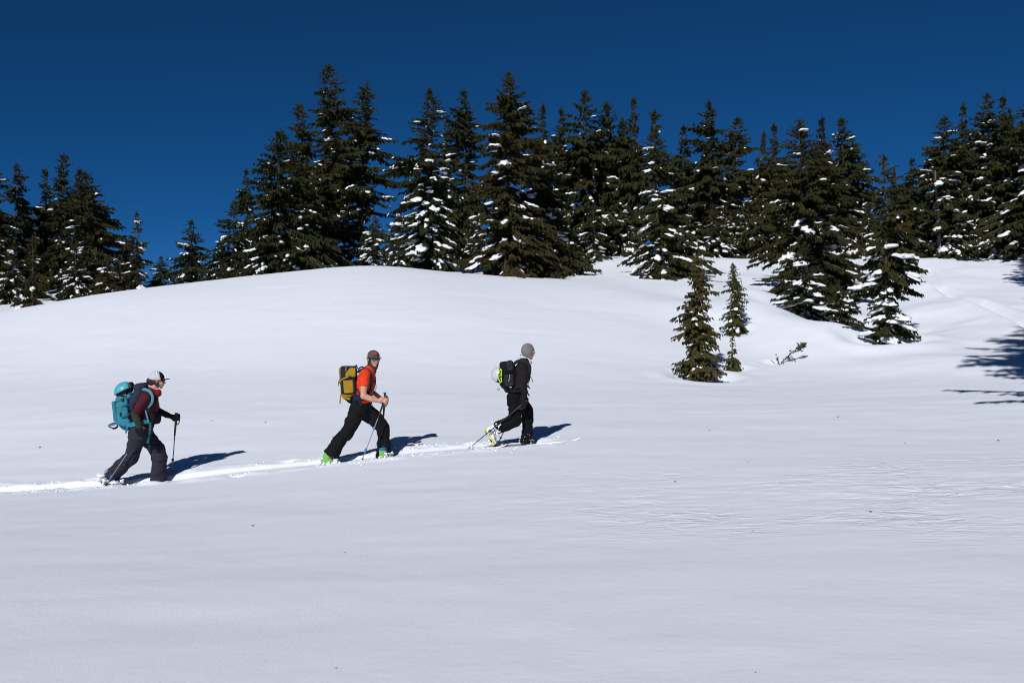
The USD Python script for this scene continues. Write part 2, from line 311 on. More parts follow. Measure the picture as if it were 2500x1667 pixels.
# ------------------------------------------------------------------ the trees: where each one stands
# (px, py) of the top in the 2352-pixel view, distance, half width in pixels, kind, options, label
TREES = [
    # --- dark stand on the left
    (-14, 352, 56, 58, dict(seed=1), 'broad dark hemlock cut off by the left picture edge'),
    (42, 375, 58, 46, dict(seed=2, pw=.75), 'pointed dark hemlock second from the left edge'),
    (106, 388, 60, 46, dict(seed=3), 'dark hemlock half hidden left of the tallest of the left stand'),
    (143, 350, 57, 55, dict(seed=4, snow=.8, fork=1), 'tallest hemlock of the left stand with a forked top'),
    (203, 395, 55, 72, dict(seed=5, pw=.62, reach=(0.35, 1.6)), 'hemlock with long branches reaching right at the end of the left stand'),
    (74, 540, 42, 42, dict(seed=6, pw=.9, snow=.7, brown=1), 'small slender hemlock standing in front of the left stand on snow'),
    (318, 484, 53, 36, dict(seed=7, pw=1.0, bend=.5, brown=1), 'thin hemlock with a bent whip-like top right of the left stand'),
    (284, 540, 57, 46, dict(seed=8), 'short bushy hemlock behind the whip-topped one'),
    (246, 585, 52, 34, dict(seed=9, brown=1), 'low browned hemlock under the long branches of the left stand'),
    (367, 588, 58, 34, dict(seed=10), 'smallest hemlock in the gap of sky on the left'),
    (440, 505, 52, 54, dict(seed=11, pw=.7, snow=.7), 'conical hemlock standing alone in the gap left of the middle clump'),
    # --- middle clump
    (536, 458, 51, 48, dict(seed=12, pw=.8, bend=.6), 'hemlock with a nodding top at the left end of the middle clump'),
    (570, 388, 57, 34, dict(seed=13, pw=1.0, brown=1), 'needle-thin hemlock spire rising behind the nodding one'),
    (642, 296, 51, 78, dict(seed=14, fork=1, pw=.5, snow=1.5, dens=1.1), 'broad hemlock with a long snow-laden bough at the left of the middle clump'),
    (690, 236, 58, 72, dict(seed=15, pw=.42, bare=.35, flat=1, dead=1), 'flat-topped old hemlock with a dead bare top twig'),
    (757, 142, 56, 66, dict(seed=16, pw=.55, bare=.3), 'tallest hemlock of the whole forest edge'),
    (836, 182, 55, 92, dict(seed=17, pw=.5, flat=1, bare=.22), 'hemlock with flat shelf-like boughs right of the tallest one'),
    (862, 500, 50, 62, dict(seed=18, snow=3.2, pw=.5), 'low snow-plastered young hemlock under the shelf-like one'),
    (985, 204, 47.2, 98, dict(seed=19, pw=.85, snow=3.0, big=1, dens=1.2), 'front hemlock with big white snow cushions left of the centre'),
    (1030, 262, 60, 36, dict(seed=20, pw=.9), 'slim hemlock top peeping out right of the snow-cushioned tree'),
    (1069, 208, 60, 62, dict(seed=21, pw=.7, bare=.25), 'narrow dark hemlock between the two front trees of the centre'),
    (1166, 165, 46.6, 88, dict(seed=22, pw=.62, snow=1.2, big=1, dens=1.3, openp=1, brown=1), 'tall front hemlock with open brown top at the picture centre'),
    (1232, 330, 49, 80, dict(seed=23, fork=1, pw=.6, snow=1.3, dens=1.1), 'dense rounded hemlock leaning against the centre front tree'),
    (1250, 238, 58, 48, dict(seed=24, pw=.85, snow=1.6), 'snow-dusted hemlock tip right of the centre front tree'),
    (1291, 245, 60, 46, dict(seed=25, pw=.8, snow=1.5), 'snow-dusted hemlock left of the double-topped one'),
    (1341, 206, 58, 68, dict(seed=26, pw=.62, bare=.2), 'left and taller of the close pair of tall dark hemlocks'),
    (1392, 232, 58, 66, dict(seed=27, pw=.5, bare=.2, fork=1), 'fork-topped right one of the close pair of tall dark hemlocks'),
    (1362, 470, 54, 56, dict(seed=28, snow=1.6, grey=1), 'young hemlock with a pale grey trunk below the close pair'),
    (1456, 220, 57, 42, dict(seed=29, pw=.9), 'pointed hemlock spire between the pair and the front conical tree'),
    (1504, 250, 47.2, 98, dict(seed=30, pw=.8, snow=1.8, big=1, dens=1.3), 'front conical hemlock behind the two small trees'),
    (1578, 285, 60, 52, dict(seed=31, pw=.6), 'thin-crowned dark hemlock right of the front conical tree'),
    (1627, 230, 58, 60, dict(seed=32, pw=.65, bare=.3, openp=1), 'tall open-crowned hemlock against the sky right of centre'),
    (1690, 270, 58, 60, dict(seed=33, pw=.62, bare=.25), 'dark hemlock with upswept tips beside the tall open-crowned one'),
    (1642, 470, 56, 66, dict(seed=34, snow=2.2), 'short snow-speckled hemlock at the back of the saddle'),
    (1700, 455, 57, 62, dict(seed=35, snow=2.2), 'snow-speckled bushy hemlock beside the big brown tree'),
    (1750, 305, 54, 36, dict(seed=36, pw=1.0, brown=2), 'thin rust-brown hemlock left of the big brown tree'),
    (1773, 285, 59, 46, dict(seed=37, pw=.8), 'dark hemlock tip above the rust-brown one'),
    (1838, 276, 43.5, 134, dict(seed=38, fork=1, pw=.55, snow=1.4, big=1, dens=1.3, brown=2), 'big browned hemlock standing before the right-hand wood'),
    (1846, 560, 38.5, 112, dict(seed=39, pw=.55, snow=3.2, big=1, dens=1.2), 'low spreading snow-loaded hemlock at the edge of the mound'),
    (1930, 640, 37.5, 46, dict(seed=40, pw=.5, snow=2.2, dens=1.2), 'shaded low hemlock bough tree in the hollow beside the mound'),
    (1884, 270, 58, 54, dict(seed=41, pw=.7, snow=1.3), 'dark hemlock top just right of the big browned one'),
    (1930, 272, 57, 66, dict(seed=42, pw=.62, snow=2.0, openp=1), 'snow-covered hemlock with a hooked top in the right-hand wood'),
    (1964, 330, 58, 56, dict(seed=43, pw=.6, snow=2.4), 'snowy hemlock behind the front tree of the hollow'),
    (2024, 360, 34.5, 106, dict(seed=44, pw=.6, snow=1.5, big=1, dens=1.25, waist=1), 'front hemlock with a narrow waist and full skirt right of the mound'),
    (2056, 390, 50, 36, dict(seed=45, pw=.9, brown=1), 'slim hemlock tip in the right-hand sky gap'),
    (2090, 362, 52, 44, dict(seed=46, pw=.85), 'taller slim hemlock in the right-hand sky gap'),
    (2166, 268, 52, 66, dict(seed=47, pw=.55, snow=3.0, openp=1), 'snowy open hemlock left of the dark right-hand stand'),
    (2220, 236, 53, 50, dict(seed=48, pw=.75, snow=1.2), 'leftmost spire of the dark right-hand stand'),
    (2276, 210, 52, 80, dict(seed=49, fork=1, pw=.7, snow=2.0, dens=1.2), 'tall hemlock with a wide dark skirt in the right-hand stand'),
    (2313, 218, 54, 56, dict(seed=50, pw=.7), 'spire between the two tallest of the right-hand stand'),
    (2366, 214, 50, 100, dict(seed=51, pw=.5, snow=2.4, dens=1.2, big=1), 'broad hemlock with long snowy boughs at the right picture edge'),
    (508, 545, 54, 40, dict(seed=100, pw=.55, snow=1.3), 'low hemlock filling the foot of the nodding one'),
    (605, 520, 55, 44, dict(seed=101, pw=.55, snow=1.3), 'low hemlock in the shade left of the broad snow-boughed one'),
    (715, 470, 54, 58, dict(seed=102, pw=.55, snow=1.3), 'low dark hemlock under the tallest tree of the forest edge'),
    (918, 480, 54, 46, dict(seed=103, pw=.55, snow=1.3), 'short hemlock tucked left of the snow-cushioned front tree'),
    (1092, 500, 55, 46, dict(seed=104, pw=.55, snow=1.3), 'short dark hemlock in the dip between the two centre front trees'),
    (1310, 455, 57, 48, dict(seed=105, pw=.55, snow=1.3), 'short hemlock left of the pale grey trunk'),
    (1440, 470, 56, 46, dict(seed=106, pw=.55, snow=1.3), 'short hemlock on the left flank of the front conical tree'),
    (1592, 455, 58, 50, dict(seed=107, pw=.55, snow=1.3), 'short hemlock on the right flank of the front conical tree'),
    (1775, 470, 56, 54, dict(seed=108, pw=.55, snow=1.3), 'short dark hemlock behind the big browned one'),
    (1990, 470, 55, 46, dict(seed=109, pw=.55, snow=1.3), 'short snowy hemlock behind the waisted front tree'),
    (2122, 470, 54, 40, dict(seed=110, pw=.55, snow=1.3), 'short hemlock beside the pale dead trunk'),
    (28, 560, 52, 46, dict(seed=111, pw=.55, snow=1.3), 'short hemlock at the foot of the left stand by the picture edge'),
    (172, 560, 53, 50, dict(seed=112, pw=.55, snow=1.3), "short hemlock in the middle of the left stand's foot"),
    (2205, 470, 51, 52, dict(seed=113, pw=.55, snow=1.3), 'short hemlock under the leftmost spire of the right-hand stand'),
    # --- small trees on the open slope
    (1604, 582, 26, 62, dict(seed=60, pw=.60, near=2, snow=.9, dens=2.0), 'larger of the two small young hemlocks on the open slope, rusty tips'),
    (1684, 604, 31.5, 58, dict(seed=61, pw=.62, near=1, snow=.6, dens=1.8), 'smaller green young hemlock behind the rusty-tipped one'),
    (1681, 764, 26.3, 27, dict(seed=62, pw=.7, near=1, snow=.0, sparse=1, bend=.5), 'wispy sapling at the right foot of the rusty-tipped young tree'),
]


def sight(px, py):
    """How far ahead the snow lies that is seen at (px, py)."""
    dd = np.linspace(8, 60, 700)
    x = (px / C - 1250) / F * dd
    i = int(np.argmax(CZ + (833.5 - py / C) / F * dd < height(x, dd, False)))
    return float(dd[i])


BASES = {60: (1604, 868), 61: (1688, 762), 62: (1681, 846), 19: (985, 626), 22: (1170, 638), 30: (1508, 632), 38: (1850, 640), 39: (1860, 738), 44: (2040, 772)}
FOOT = {s: sight(*BASES[s]) for s in (60, 61, 62, 44)}
TREES = [(t[0], t[1], FOOT.get(t[4]['seed'], t[2]), *t[3:]) for t in TREES]
TWIG = sight(1786, 833)
for s, (bx, by, wd, wr) in {60: (0, 0, .22, .8), 61: (0, 0, .08, .6), 62: (0, 0, .10, .5), 39: (0, 0, .5, 1.8), 44: (0, 0, .35, 1.2), 40: (0, 0, .4, 1.2), 30: (0, 0, .25, 1.2), 22: (0, 0, .25, 1.4)}.items():
    t = [t for t in TREES if t[4]['seed'] == s][0]
    q = P(t[0] / C, t[1] / C, t[2])
    WELLS.append((q[0] + (0.15 if s == 60 else 0), q[1], wr, wd))
WELLS.append((P(1775 / C, 0, TWIG)[0], TWIG, .35, .08))

# ground: one sheet of nested spacing, out to the horizon
gx = grade(-2000, 2000, [(-900, 275), (-300, 100), (-100, 25), (-40, 3), (-17, .32), (-9, .14), (9, .095), (18, .14), (40, .4), (100, 3), (300, 25), (900, 100), (2000, 275)])
gy = grade(-1500, 2500, [(-300, 200), (-60, 20), (0, 3), (3.5, .5), (8, .07), (13.4, .052), (17.2, .036), (21, .09), (38, .16), (60, .3), (95, 1.0), (200, 6), (700, 50), (2500, 200)])
XX, YY = np.meshgrid(gx, gy)
ZZ = height(XX, YY)
nv = len(gx)
ii = (np.arange(len(gy) - 1)[:, None] * nv + np.arange(nv - 1)[None, :]).ravel()
quads = np.stack([ii, ii + 1, ii + nv + 1, ii + nv], 1)
gv = np.stack([XX.ravel(), YY.ravel(), ZZ.ravel()], 1)
gf = np.vstack([quads[:, [0, 1, 2]], quads[:, [0, 2, 3]]])
gm = usdkit.mesh(stage, '/World/snow_ground', (gv, gf), snow_mat, smooth=True)
tag(gm.GetPrim(), kind='structure')
USED['/World/snow_ground'] = 0


# ------------------------------------------------------------------ tree builder
ICO = trimesh.creation.icosphere(subdivisions=1)
ICO0 = trimesh.creation.icosahedron()


def lumps(cent, ax, sc, rng, base=ICO, rough=.42):
    """Many rounded snow lumps: centres (n,3), long-axis directions (n,3), half sizes (n,3)."""
    n = len(cent)
    if n == 0:
        return np.zeros((0, 3)), np.zeros((0, 3), int)
    U = np.array(base.vertices)
    U = U / np.linalg.norm(U, axis=1, keepdims=True)
    a = ax / np.linalg.norm(ax, axis=1, keepdims=True)
    up = np.array([0, 0, 1.0])
    b = np.cross(up, a)
    b /= np.maximum(np.linalg.norm(b, axis=1, keepdims=True), 1e-6)
    c = np.cross(a, b)
    R = 1 + rough * (rng.random((n, len(U))) - .5) * 2
    loc = U[None] * R[..., None] * sc[:, None, :]
    loc[..., 2] = np.where(loc[..., 2] < 0, loc[..., 2] * .45, loc[..., 2])
    v = cent[:, None] + loc[..., 0:1] * a[:, None] + loc[..., 1:2] * b[:, None] + loc[..., 2:3] * c[:, None]
    f = np.array(base.faces)[None] + (np.arange(n) * len(U))[:, None, None]
    return v.reshape(-1, 3), f.reshape(-1, 3)


def cones(p0, p1, r0, r1, sides=3):
    """Many thin tapered sticks."""
    n = len(p0)
    d = p1 - p0
    d = d / np.maximum(np.linalg.norm(d, axis=1, keepdims=True), 1e-9)
    ref = np.where(np.abs(d[:, 2:3]) < .9, np.array([[0, 0, 1.0]]), np.array([[1.0, 0, 0]]))
    u = np.cross(d, ref)
    u /= np.linalg.norm(u, axis=1, keepdims=True)
    w = np.cross(d, u)
    ang = np.arange(sides) / sides * 2 * np.pi
    ring = np.cos(ang)[None, :, None] * u[:, None] + np.sin(ang)[None, :, None] * w[:, None]
    v = np.concatenate([p0[:, None] + ring * np.asarray(r0).reshape(-1, 1, 1), p1[:, None] + ring * np.asarray(r1).reshape(-1, 1, 1)], 1)
    k = np.arange(sides)
    k2 = (k + 1) % sides
    f = np.concatenate([np.stack([k, k2, k2 + sides], 1), np.stack([k, k2 + sides, k + sides], 1)])
    f = f[None] + (np.arange(n) * 2 * sides)[:, None, None]
    return v.reshape(-1, 3), f.reshape(-1, 3)


def join(parts):
    vs, fs, o = [], [], 0
    for v, f in parts:
        vs.append(v)
        fs.append(np.asarray(f) + o)
        o += len(v)
    return np.vstack(vs), np.vstack(fs)


def conifer(H, R, o):
    """A mountain hemlock of height H and crown radius R, its foot at the origin: trunk, limbs, needle sprays, snow cushions."""
    rng = np.random.default_rng(o['seed'] * 101 + 7)
    near = o.get('near', 0)
    pw, bare, dens = o.get('pw', .7) * (.85 + .3 * rng.random()), o.get('bare', .0), o.get('dens', 1.0) * 1.12
    bend, flat, openp = o.get('bend', 0), o.get('flat', 0), o.get('openp', 0)
    az0, wob = rng.random() * 6.28, rng.random() * 6.28
    lean = (rng.random(2) - .5) * .09 * H

    def axis(t):
        t = np.asarray(t, float)
        x = lean[0] * t + .02 * H * np.sin(t * 5 + wob) * t * .4
        y = lean[1] * t
        tip = np.clip((t - .86) / .14, 0, 1) ** 2
        x = x + (.05 if bend >= 0 else 0) * bend * H * tip * (-1 if o['seed'] % 2 else 1)
        z = H * t - bend * .015 * H * tip
        return np.stack([x - lean[0] * .9, y, z], -1)           # the top stays over the given point
    zt = np.linspace(0, 1, 15)
    A = axis(zt)
    r = (.011 * H + .012) * (1 - zt) ** .9 + .006
    r[0] *= 1.5
    trunk = cones(A[:-1], A[1:], r[:-1], r[1:], 9)
    # limbs
    nb = int((34 if not near else 44) * dens * max(H, 2.2) ** .92 * (.35 if o.get('sparse') else 1) * (1.0 if H > 4 else 1.15))
    t = rng.random(nb) ** (1.12) * .985
    lo = bare * .55
    t = lo * .3 + (1 - lo * .3) * t
    keep = ~((t < bare) & (rng.random(nb) < .6))
    t = np.sort(t[keep])
    nb = len(t)
    az = (np.arange(nb) * 2.39996 + rng.random(nb) * 1.3 + az0)
    prof = (1 - t) ** pw * (.5 + .5 * sm(0, .10, t)) + .035
    if o.get('waist'):
        prof = prof * (1 - .50 * np.exp(-((t - .26) / .07) ** 2)) * (1 - .15 * np.exp(-((t - .1) / .1) ** 2))
    lobe = meshkit.fbm(np.stack([np.cos(az) * 1.1 + 9, np.sin(az) * 1.1 + o['seed'], t * (9 if not flat else 14)], -1), 3, o['seed'])
    Lb = R * prof * np.clip(.80 + (1.3 if near else 2.5) * (lobe - .5) + .55 * (rng.random(nb) - .5), .16, 1.55) * (1 + (0 if near else .22) * np.cos(az - wob * 3))
    out = rng.random(nb) < .06
    Lb = np.where(out, Lb * 1.4, Lb)
    tier = meshkit.noise(np.stack([t * (H * 1.1), 0 * t + o['seed'], 0 * t], -1), 5)
    Lb = Lb * (.62 + .72 * tier)
    if openp:
        Lb *= np.where(t > .55, .55 + .9 * (rng.random(nb) > .35), 1)
    if flat:
        Lb *= .45 + .8 * (np.sin(t * 62 + np.cos(az) * 1.2) > -.25)
    if 'reach' in o:
        tr, am = o['reach']
        Lb = np.where((np.abs(t - tr) < .22) & (np.cos(az) > .55), Lb * am, Lb)
    Lb = np.minimum(np.maximum(Lb, .05 * R), (1 - t) * H * .62 + .05 * R)
    slope = np.interp(t, [0, .35, .75, 1], [-.42, -.12, .30, .75]) + (rng.random(nb) - .5) * .35
    sag = np.interp(t, [0, .5, 1], [.10, .30, .35]) * (1 + .5 * (rng.random(nb) - .5))
    if flat:
        slope = slope * .5 + .05
    B0 = axis(t)
    hd = np.stack([np.cos(az), np.sin(az), 0 * az], -1)
    cv = (rng.random(nb) - .5) * .5                               # sideways curve

    def on(i, s):                                                 # point and tangent on limb i at the fraction s
        L = Lb[i][:, None]
        sv = np.stack([-hd[i][:, 1], hd[i][:, 0], 0 * s], -1)
        s = s[:, None]
        p = B0[i] + L * (hd[i] * s * (1 - .08 * s) + sv * cv[i][:, None] * s**2 * .5)
        p[:, 2] += (L * (slope[i][:, None] * s - sag[i][:, None] * s**2 + .10 * s**4))[:, 0]
        tan = hd[i] + sv * cv[i][:, None] * s
        tan[:, 2] = (slope[i][:, None] - 2 * sag[i][:, None] * s + .4 * s**3)[:, 0]
        return p, tan / np.linalg.norm(tan, axis=1, keepdims=True)
    ib = np.arange(nb)
    m0, _ = on(ib, np.full(nb, 0.0))
    m1, _ = on(ib, np.full(nb, .5))
    m2, _ = on(ib, np.full(nb, .97))
    br = .006 + .014 * Lb
    limbs = join([cones(m0, m1, br, br * .6), cones(m1, m2, br * .6, br * .2)])
    # sprays of needles
    tw = (o.get('tw', .40) if not near else .17) * (1 if H > 5 or near else .8)
    step = (.21 * o.get('tw', .40) if not near else .045) * (1.0 if not o.get('sparse') else 1.3)
    cnt = np.maximum((Lb / step).astype(int), 2)
    i = np.repeat(ib, cnt)
    k = np.arange(len(i)) - np.repeat(np.cumsum(cnt) - cnt, cnt)
    s = (k + rng.random(len(i))) / cnt[i]
    s = .12 + .88 * s if not near else .05 + .95 * s
    reps = 2 if not near else 2
    i, s = np.repeat(i, reps), np.repeat(s, reps)
    p, tan = on(i, s)
    n = len(i)
    side = np.cross(tan, [0, 0, 1.0])
    side /= np.maximum(np.linalg.norm(side, axis=1, keepdims=True), 1e-6)
    sg = np.where(rng.random(n) < .5, -1, 1)
    th = np.radians(15 + 65 * rng.random(n)) * (1 - .7 * (s > .93))
    droop = .15 + .95 * rng.random(n)
    if near:
        droop *= 1.3
    d = tan * np.cos(th)[:, None] + side * (sg * np.sin(th))[:, None] + np.array([0, 0, -1.0]) * droop[:, None]
    d /= np.linalg.norm(d, axis=1, keepdims=True)
    ln = tw * (.45 + .75 * rng.random(n)) * (.55 + .6 * (1 - s)) * np.clip(Lb[i] / (R * .6), .45, 1.15)
    p = p + (rng.random((n, 3)) - .5) * (.05 if not near else .015)
    w = ln * (.17 + .10 * rng.random(n)) + (.012 if not near else .004)
    wv = np.cross(d, [0, 0, 1.0])
    wv /= np.maximum(np.linalg.norm(wv, axis=1, keepdims=True), 1e-6)
    dn = np.cross(wv, d)
    roll = (rng.random(n) - .5) * 1.6
    wa = wv * np.cos(roll)[:, None] + dn * np.sin(roll)[:, None]
    wb = -wv * np.sin(roll)[:, None] + dn * np.cos(roll)[:, None]
    mid = p + d * (ln * .5)[:, None]
    tip = p + d * ln[:, None] + np.array([0, 0, -1.0]) * (ln * .22)[:, None]
    W = w[:, None]
    V = np.stack([p, mid + wa * W, tip, mid - wa * W, p, mid + wb * W * .75, tip, mid - wb * W * .75], 1).reshape(-1, 3)
    q = np.array([[0, 1, 2], [0, 2, 3], [4, 5, 6], [4, 6, 7]])
    Fc = (q[None] + (np.arange(n) * 8)[:, None, None]).reshape(-1, 3)
    # leader tuft at the very top
    nt = 36 if not near else 26
    tt = .93 + .07 * rng.random(nt)
    ap = axis(tt)
    an = rng.random(nt) * 6.28
    dd = np.stack([np.cos(an), np.sin(an), .9 + .8 * rng.random(nt)], -1)
    dd /= np.linalg.norm(dd, axis=1, keepdims=True)
    ll = (.2 if not near else .08) * (1.25 - (tt - .93) / .07 * .7) * min(1, H / 8 if not near else 1)
    perp = np.cross(dd, [0.3, .5, .8])
    perp /= np.linalg.norm(perp, axis=1, keepdims=True)
    V2 = np.stack([ap, ap + dd * (ll * .5)[:, None] + perp * (ll * .2)[:, None], ap + dd * ll[:, None], ap + dd * (ll * .5)[:, None] - perp * (ll * .2)[:, None]], 1).reshape(-1, 3)
    F2 = (np.array([[0, 1, 2], [0, 2, 3]])[None] + (np.arange(nt) * 4)[:, None, None]).reshape(-1, 3)
    crown = join([(V, Fc), (V2, F2)])
    # snow
    sn = o.get('snow', 1.0)
    snow = None
    if sn > 0:
        sc = 1.0 if not near else .42
        wgt = np.interp(t, [0, .1, .45, .7, .9, 1], [1.0, 1.2, .85, .22, .02, .0])
        pick = rng.random(nb) < np.clip(.24 * sn * wgt, 0, .8)
        pick &= Lb > .3 * sc
        idx = np.where(pick)[0]
        cs, axs, scs = [], [], []
        for j in idx:
            s0 = .30 + .45 * rng.random()
            size = (.05 + .09 * rng.random() ** 1.5) * (1 + .35 * o.get('big', 0) * rng.random()) * sc
            m = 2 + int(min((1 - s0) * Lb[j] / size * .55, 3 + 6 * rng.random()))
            for q_ in range(m):
                ss = np.array([min(s0 + q_ * size * .95 / Lb[j], .90)])
                pp, tn = on(np.array([j]), ss)
                for e_ in range(1 + int(rng.random() * 2.2)):
                    lat = np.array([-hd[j][1], hd[j][0], 0]) * (rng.random() - .5) * size * 2.2 * (1.1 - .5 * ss[0])
                    cs.append(pp[0] + lat + [0, 0, size * (.25 - .9 * abs(rng.random() - .5))])
                    axs.append(tn[0] + (rng.random(3) - .5) * [.9, .9, .3])
                    scs.append(np.array([size * (.9 + .8 * rng.random()), size * (.7 + .6 * rng.random()), size * (.40 + .25 * rng.random())]) * (.6 + .6 * rng.random()))
        # small scraps of snow everywhere on the sprays
        ns = int((65 if not near else 20) * sn * H / 9 * R / 1.8) if not near else int(30 * sn)
        jj = rng.choice(n, ns, p=(lambda w_: w_ / w_.sum())(np.interp(t[i], [0, .5, .72, 1], [1, .8, .22, .03]) * s))
        c2, a2 = mid[jj] + [0, 0, .02 * sc], d[jj]
        z2 = (.025 + .06 * rng.random((ns, 1)) ** 2.5) * sc * (1 + .5 * rng.random((ns, 3)) * [2.0, 1.0, .3])
        z2[:, 2] *= .65
        lst = [lumps(c2, a2, z2, rng, ICO0)]
        if cs:
            cs, axs, scs = np.array(cs), np.array(axs), np.array(scs)
            bg = scs[:, 0] > (.17 if not near else .08)
            lst += [lumps(cs[bg], axs[bg], scs[bg], rng), lumps(cs[~bg], axs[~bg], scs[~bg], rng, ICO0)]
        snow = join(lst)
    return trunk, limbs, crown, snow


def plant(name, label, x, y, H, R, o, z0, group=None):
    trunk, limbs, crown, snow = conifer(H, R, o)
    trunks = [trunk]
    if o.get('fork'):
        two = conifer(H * .90, R * .7, dict(o, seed=o['seed'] + 500, fork=0))
        off = np.array([.38 * R, .1 * R, 0])
        trunks.append((two[0][0] + off, two[0][1]))
        limbs, crown, snow = [join([p_, (q_[0] + off, q_[1])]) for p_, q_ in zip((limbs, crown, snow), two[1:])]
    root = thing(name, label, 'tree', (x, y, z0), group=group)
    mat = [needles, needles_brown, needles_brown][o.get('brown', 0)]
    if o.get('near'):
        mat = needles_rust if o['near'] == 2 else needles_near
    for q_ in trunks:
        part('trunk', q_, grey_bark if o.get('grey') else bark, root, smooth=40, local=True)
    part('limbs', limbs, bark, root, local=True, kind='stuff')
    part('crown', crown, mat, root, local=True, kind='stuff')
    if snow is not None and len(snow[0]):
        part('snow_clumps', snow, clump_snow, root, smooth=True, local=True, kind='stuff')
    return root


POOL = {}
_rt = np.random.default_rng(31)
for px, py, dd, hw, o, label in TREES:
    top = P(px / C, py / C, dd)
    gx0 = top[0]
    if o['seed'] in BASES:
        gx0 = P(BASES[o['seed']][0] / C, 0, dd)[0]
    z0 = gz(gx0, dd) - .12
    H = top[2] - z0
    R = hw / C / F * dd * (1.0 if o.get('near') else 1.2 if o.get('big') else 1.5)
    o.setdefault('tw', float(np.clip(.40 * dd / 56, .26, .42)))
    if dd >= 50.5 and not set(o) - {'seed', 'pw', 'snow', 'tw', 'dens'}:   # the common trees of the back rows share a few builds, each turned and sized its own way
        pool = POOL.setdefault(o.get('snow', 1) > 1.2, [])
        fits = [p_ for p_ in pool if 1 / 1.35 < (R / H) / (p_[2] / p_[1]) < 1.35]
        if len(pool) >= 4 and fits:
            src, H0, R0 = fits[int(_rt.integers(0, len(fits)))]
            cp_ = thing('hemlock_tree', label, 'tree', (top[0], dd, z0), rz=_rt.random() * 360, scale=(R / R0, R / R0, H / H0))
            cp_.GetReferences().AddInternalReference(src.GetPath())
            cp_.SetInstanceable(True)
            continue
        pool.append((plant('hemlock_tree', label, top[0], dd, H, R, o, z0), H, R))
        continue
    plant('hemlock_sapling' if o.get('near') else 'hemlock_tree', label, top[0], dd, H, R, o, z0)
# two trees just outside the right edge: the photograph shows the shadows they throw on the snow
for x, y, H, R, sd, label in [(9.15, 10.0, 18.0, 2.4, 70, 'hemlock outside the right edge whose shadow lies on the near slope'),
                              (16.9, 28.0, 22.0, 2.0, 71, 'hemlock outside the right edge shading the upper right slope')]:
    plant('hemlock_tree', label, x, y, H, R, dict(seed=sd, pw=.42, dens=1.15, snow=.6, bare=.45 if sd == 70 else 0), gz(x, y) - .1)
# pale dead trunk in front of the snowy open hemlock at the right
b0, b1 = P(2156 / C, 548 / C, 51.2), P(2150 / C, 392 / C, 51.2)
b0[2] = gz(b0[0], b0[1]) - .1
sroot = thing('dead_tree', 'bare pale grey dead trunk before the snowy open hemlock', 'tree', b0)
zz = np.linspace(0, 1, 9)[:, None]
Q = (b1 - b0) * zz + np.stack([.05 * np.sin(zz[:, 0] * 5), 0 * zz[:, 0], 0 * zz[:, 0]], 1)
rr = .10 * (1 - zz[:, 0]) + .025
part('trunk', cones(Q[:-1], Q[1:], rr[:-1], rr[1:], 8), grey_bark, sroot, smooth=40, local=True)
_r = np.random.default_rng(5)
tt = .3 + .68 * _r.random(12)
p0 = (b1 - b0) * tt[:, None]
aa = _r.random(12) * 6.28
_e = np.stack([np.cos(aa), np.sin(aa), .1 + 0 * aa], 1) * (.15 + .4 * _r.random((12, 1)))
for k in range(12):
    part('branch_stub', cones(p0[k:k + 1], p0[k:k + 1] + _e[k:k + 1], np.full(1, .02), np.full(1, .006), 5), grey_bark, sroot, local=True)
# half-buried branch sticking out of the snow right of the small trees
bo = P(1786 / C, 833 / C, TWIG)
bo[2] = gz(bo[0], bo[1]) - .08
tw = thing('buried_branch', 'bare crooked hemlock branch sticking out of the snow right of the small trees', 'branch', bo)
tipw = P(1843 / C, 794 / C, TWIG) - bo
cur = np.array([[0, 0, 0], tipw * [.35, 1, .48], tipw * [.7, 1, .80], tipw * [1, 1, 1.0] + [0, 0, 0], tipw + [.04, 0, -.07]])
stems = [cones(cur[:-1], cur[1:], np.array([.015, .012, .009, .006]), np.array([.012, .009, .006, .003]), 5)]
_r = np.random.default_rng(9)
nn = 46
ss = _r.random(nn) * 3.6
seg = ss.astype(int)
pp = cur[seg] + (cur[seg + 1] - cur[seg]) * (ss - seg)[:, None]
dv = (tipw / np.linalg.norm(tipw)) * .5 + (_r.random((nn, 3)) - .5) * [1.6, 1.6, 1.6] + [0, 0, -.15]
dv /= np.linalg.norm(dv, axis=1, keepdims=True)
part('stem', join(stems), bark, tw, smooth=40, local=True)
ltw = (.10 + .22 * _r.random((nn, 1))) * (1.3 - ss[:, None] / 4)
part('twigs', cones(pp, pp + dv * ltw, np.full(nn, .007), np.full(nn, .003)), bark, tw, local=True, kind='stuff')
V_, F_ = [], []
nb_ = 420
k_ = _r.integers(0, nn, nb_)
q_ = pp[k_] + dv[k_] * ltw[k_] * _r.random((nb_, 1))
dq = dv[k_] + (_r.random((nb_, 3)) - .5) * 1.2
dq /= np.linalg.norm(dq, axis=1, keepdims=True)
pq = np.cross(dq, [.2, .7, .4])
pq /= np.linalg.norm(pq, axis=1, keepdims=True)
lq = .045 + .045 * _r.random((nb_, 1))
V_ = np.stack([q_, q_ + dq * lq * .5 + pq * .013, q_ + dq * lq, q_ + dq * lq * .5 - pq * .013], 1).reshape(-1, 3)
F_ = (np.array([[0, 1, 2], [0, 2, 3]])[None] + (np.arange(nb_) * 4)[:, None, None]).reshape(-1, 3)
part('needles', (V_, F_), needles_near, tw, local=True, kind='stuff')

# ------------------------------------------------------------------ smooth solids for bodies, clothes and packs
def frame(f, u=(0, 0, 1)):
    """Rows: forward, left, up."""
    f = unit(f)
    l = unit(np.cross(u, f))
    return np.array([f, l, np.cross(f, l)])


ID = np.eye(3)


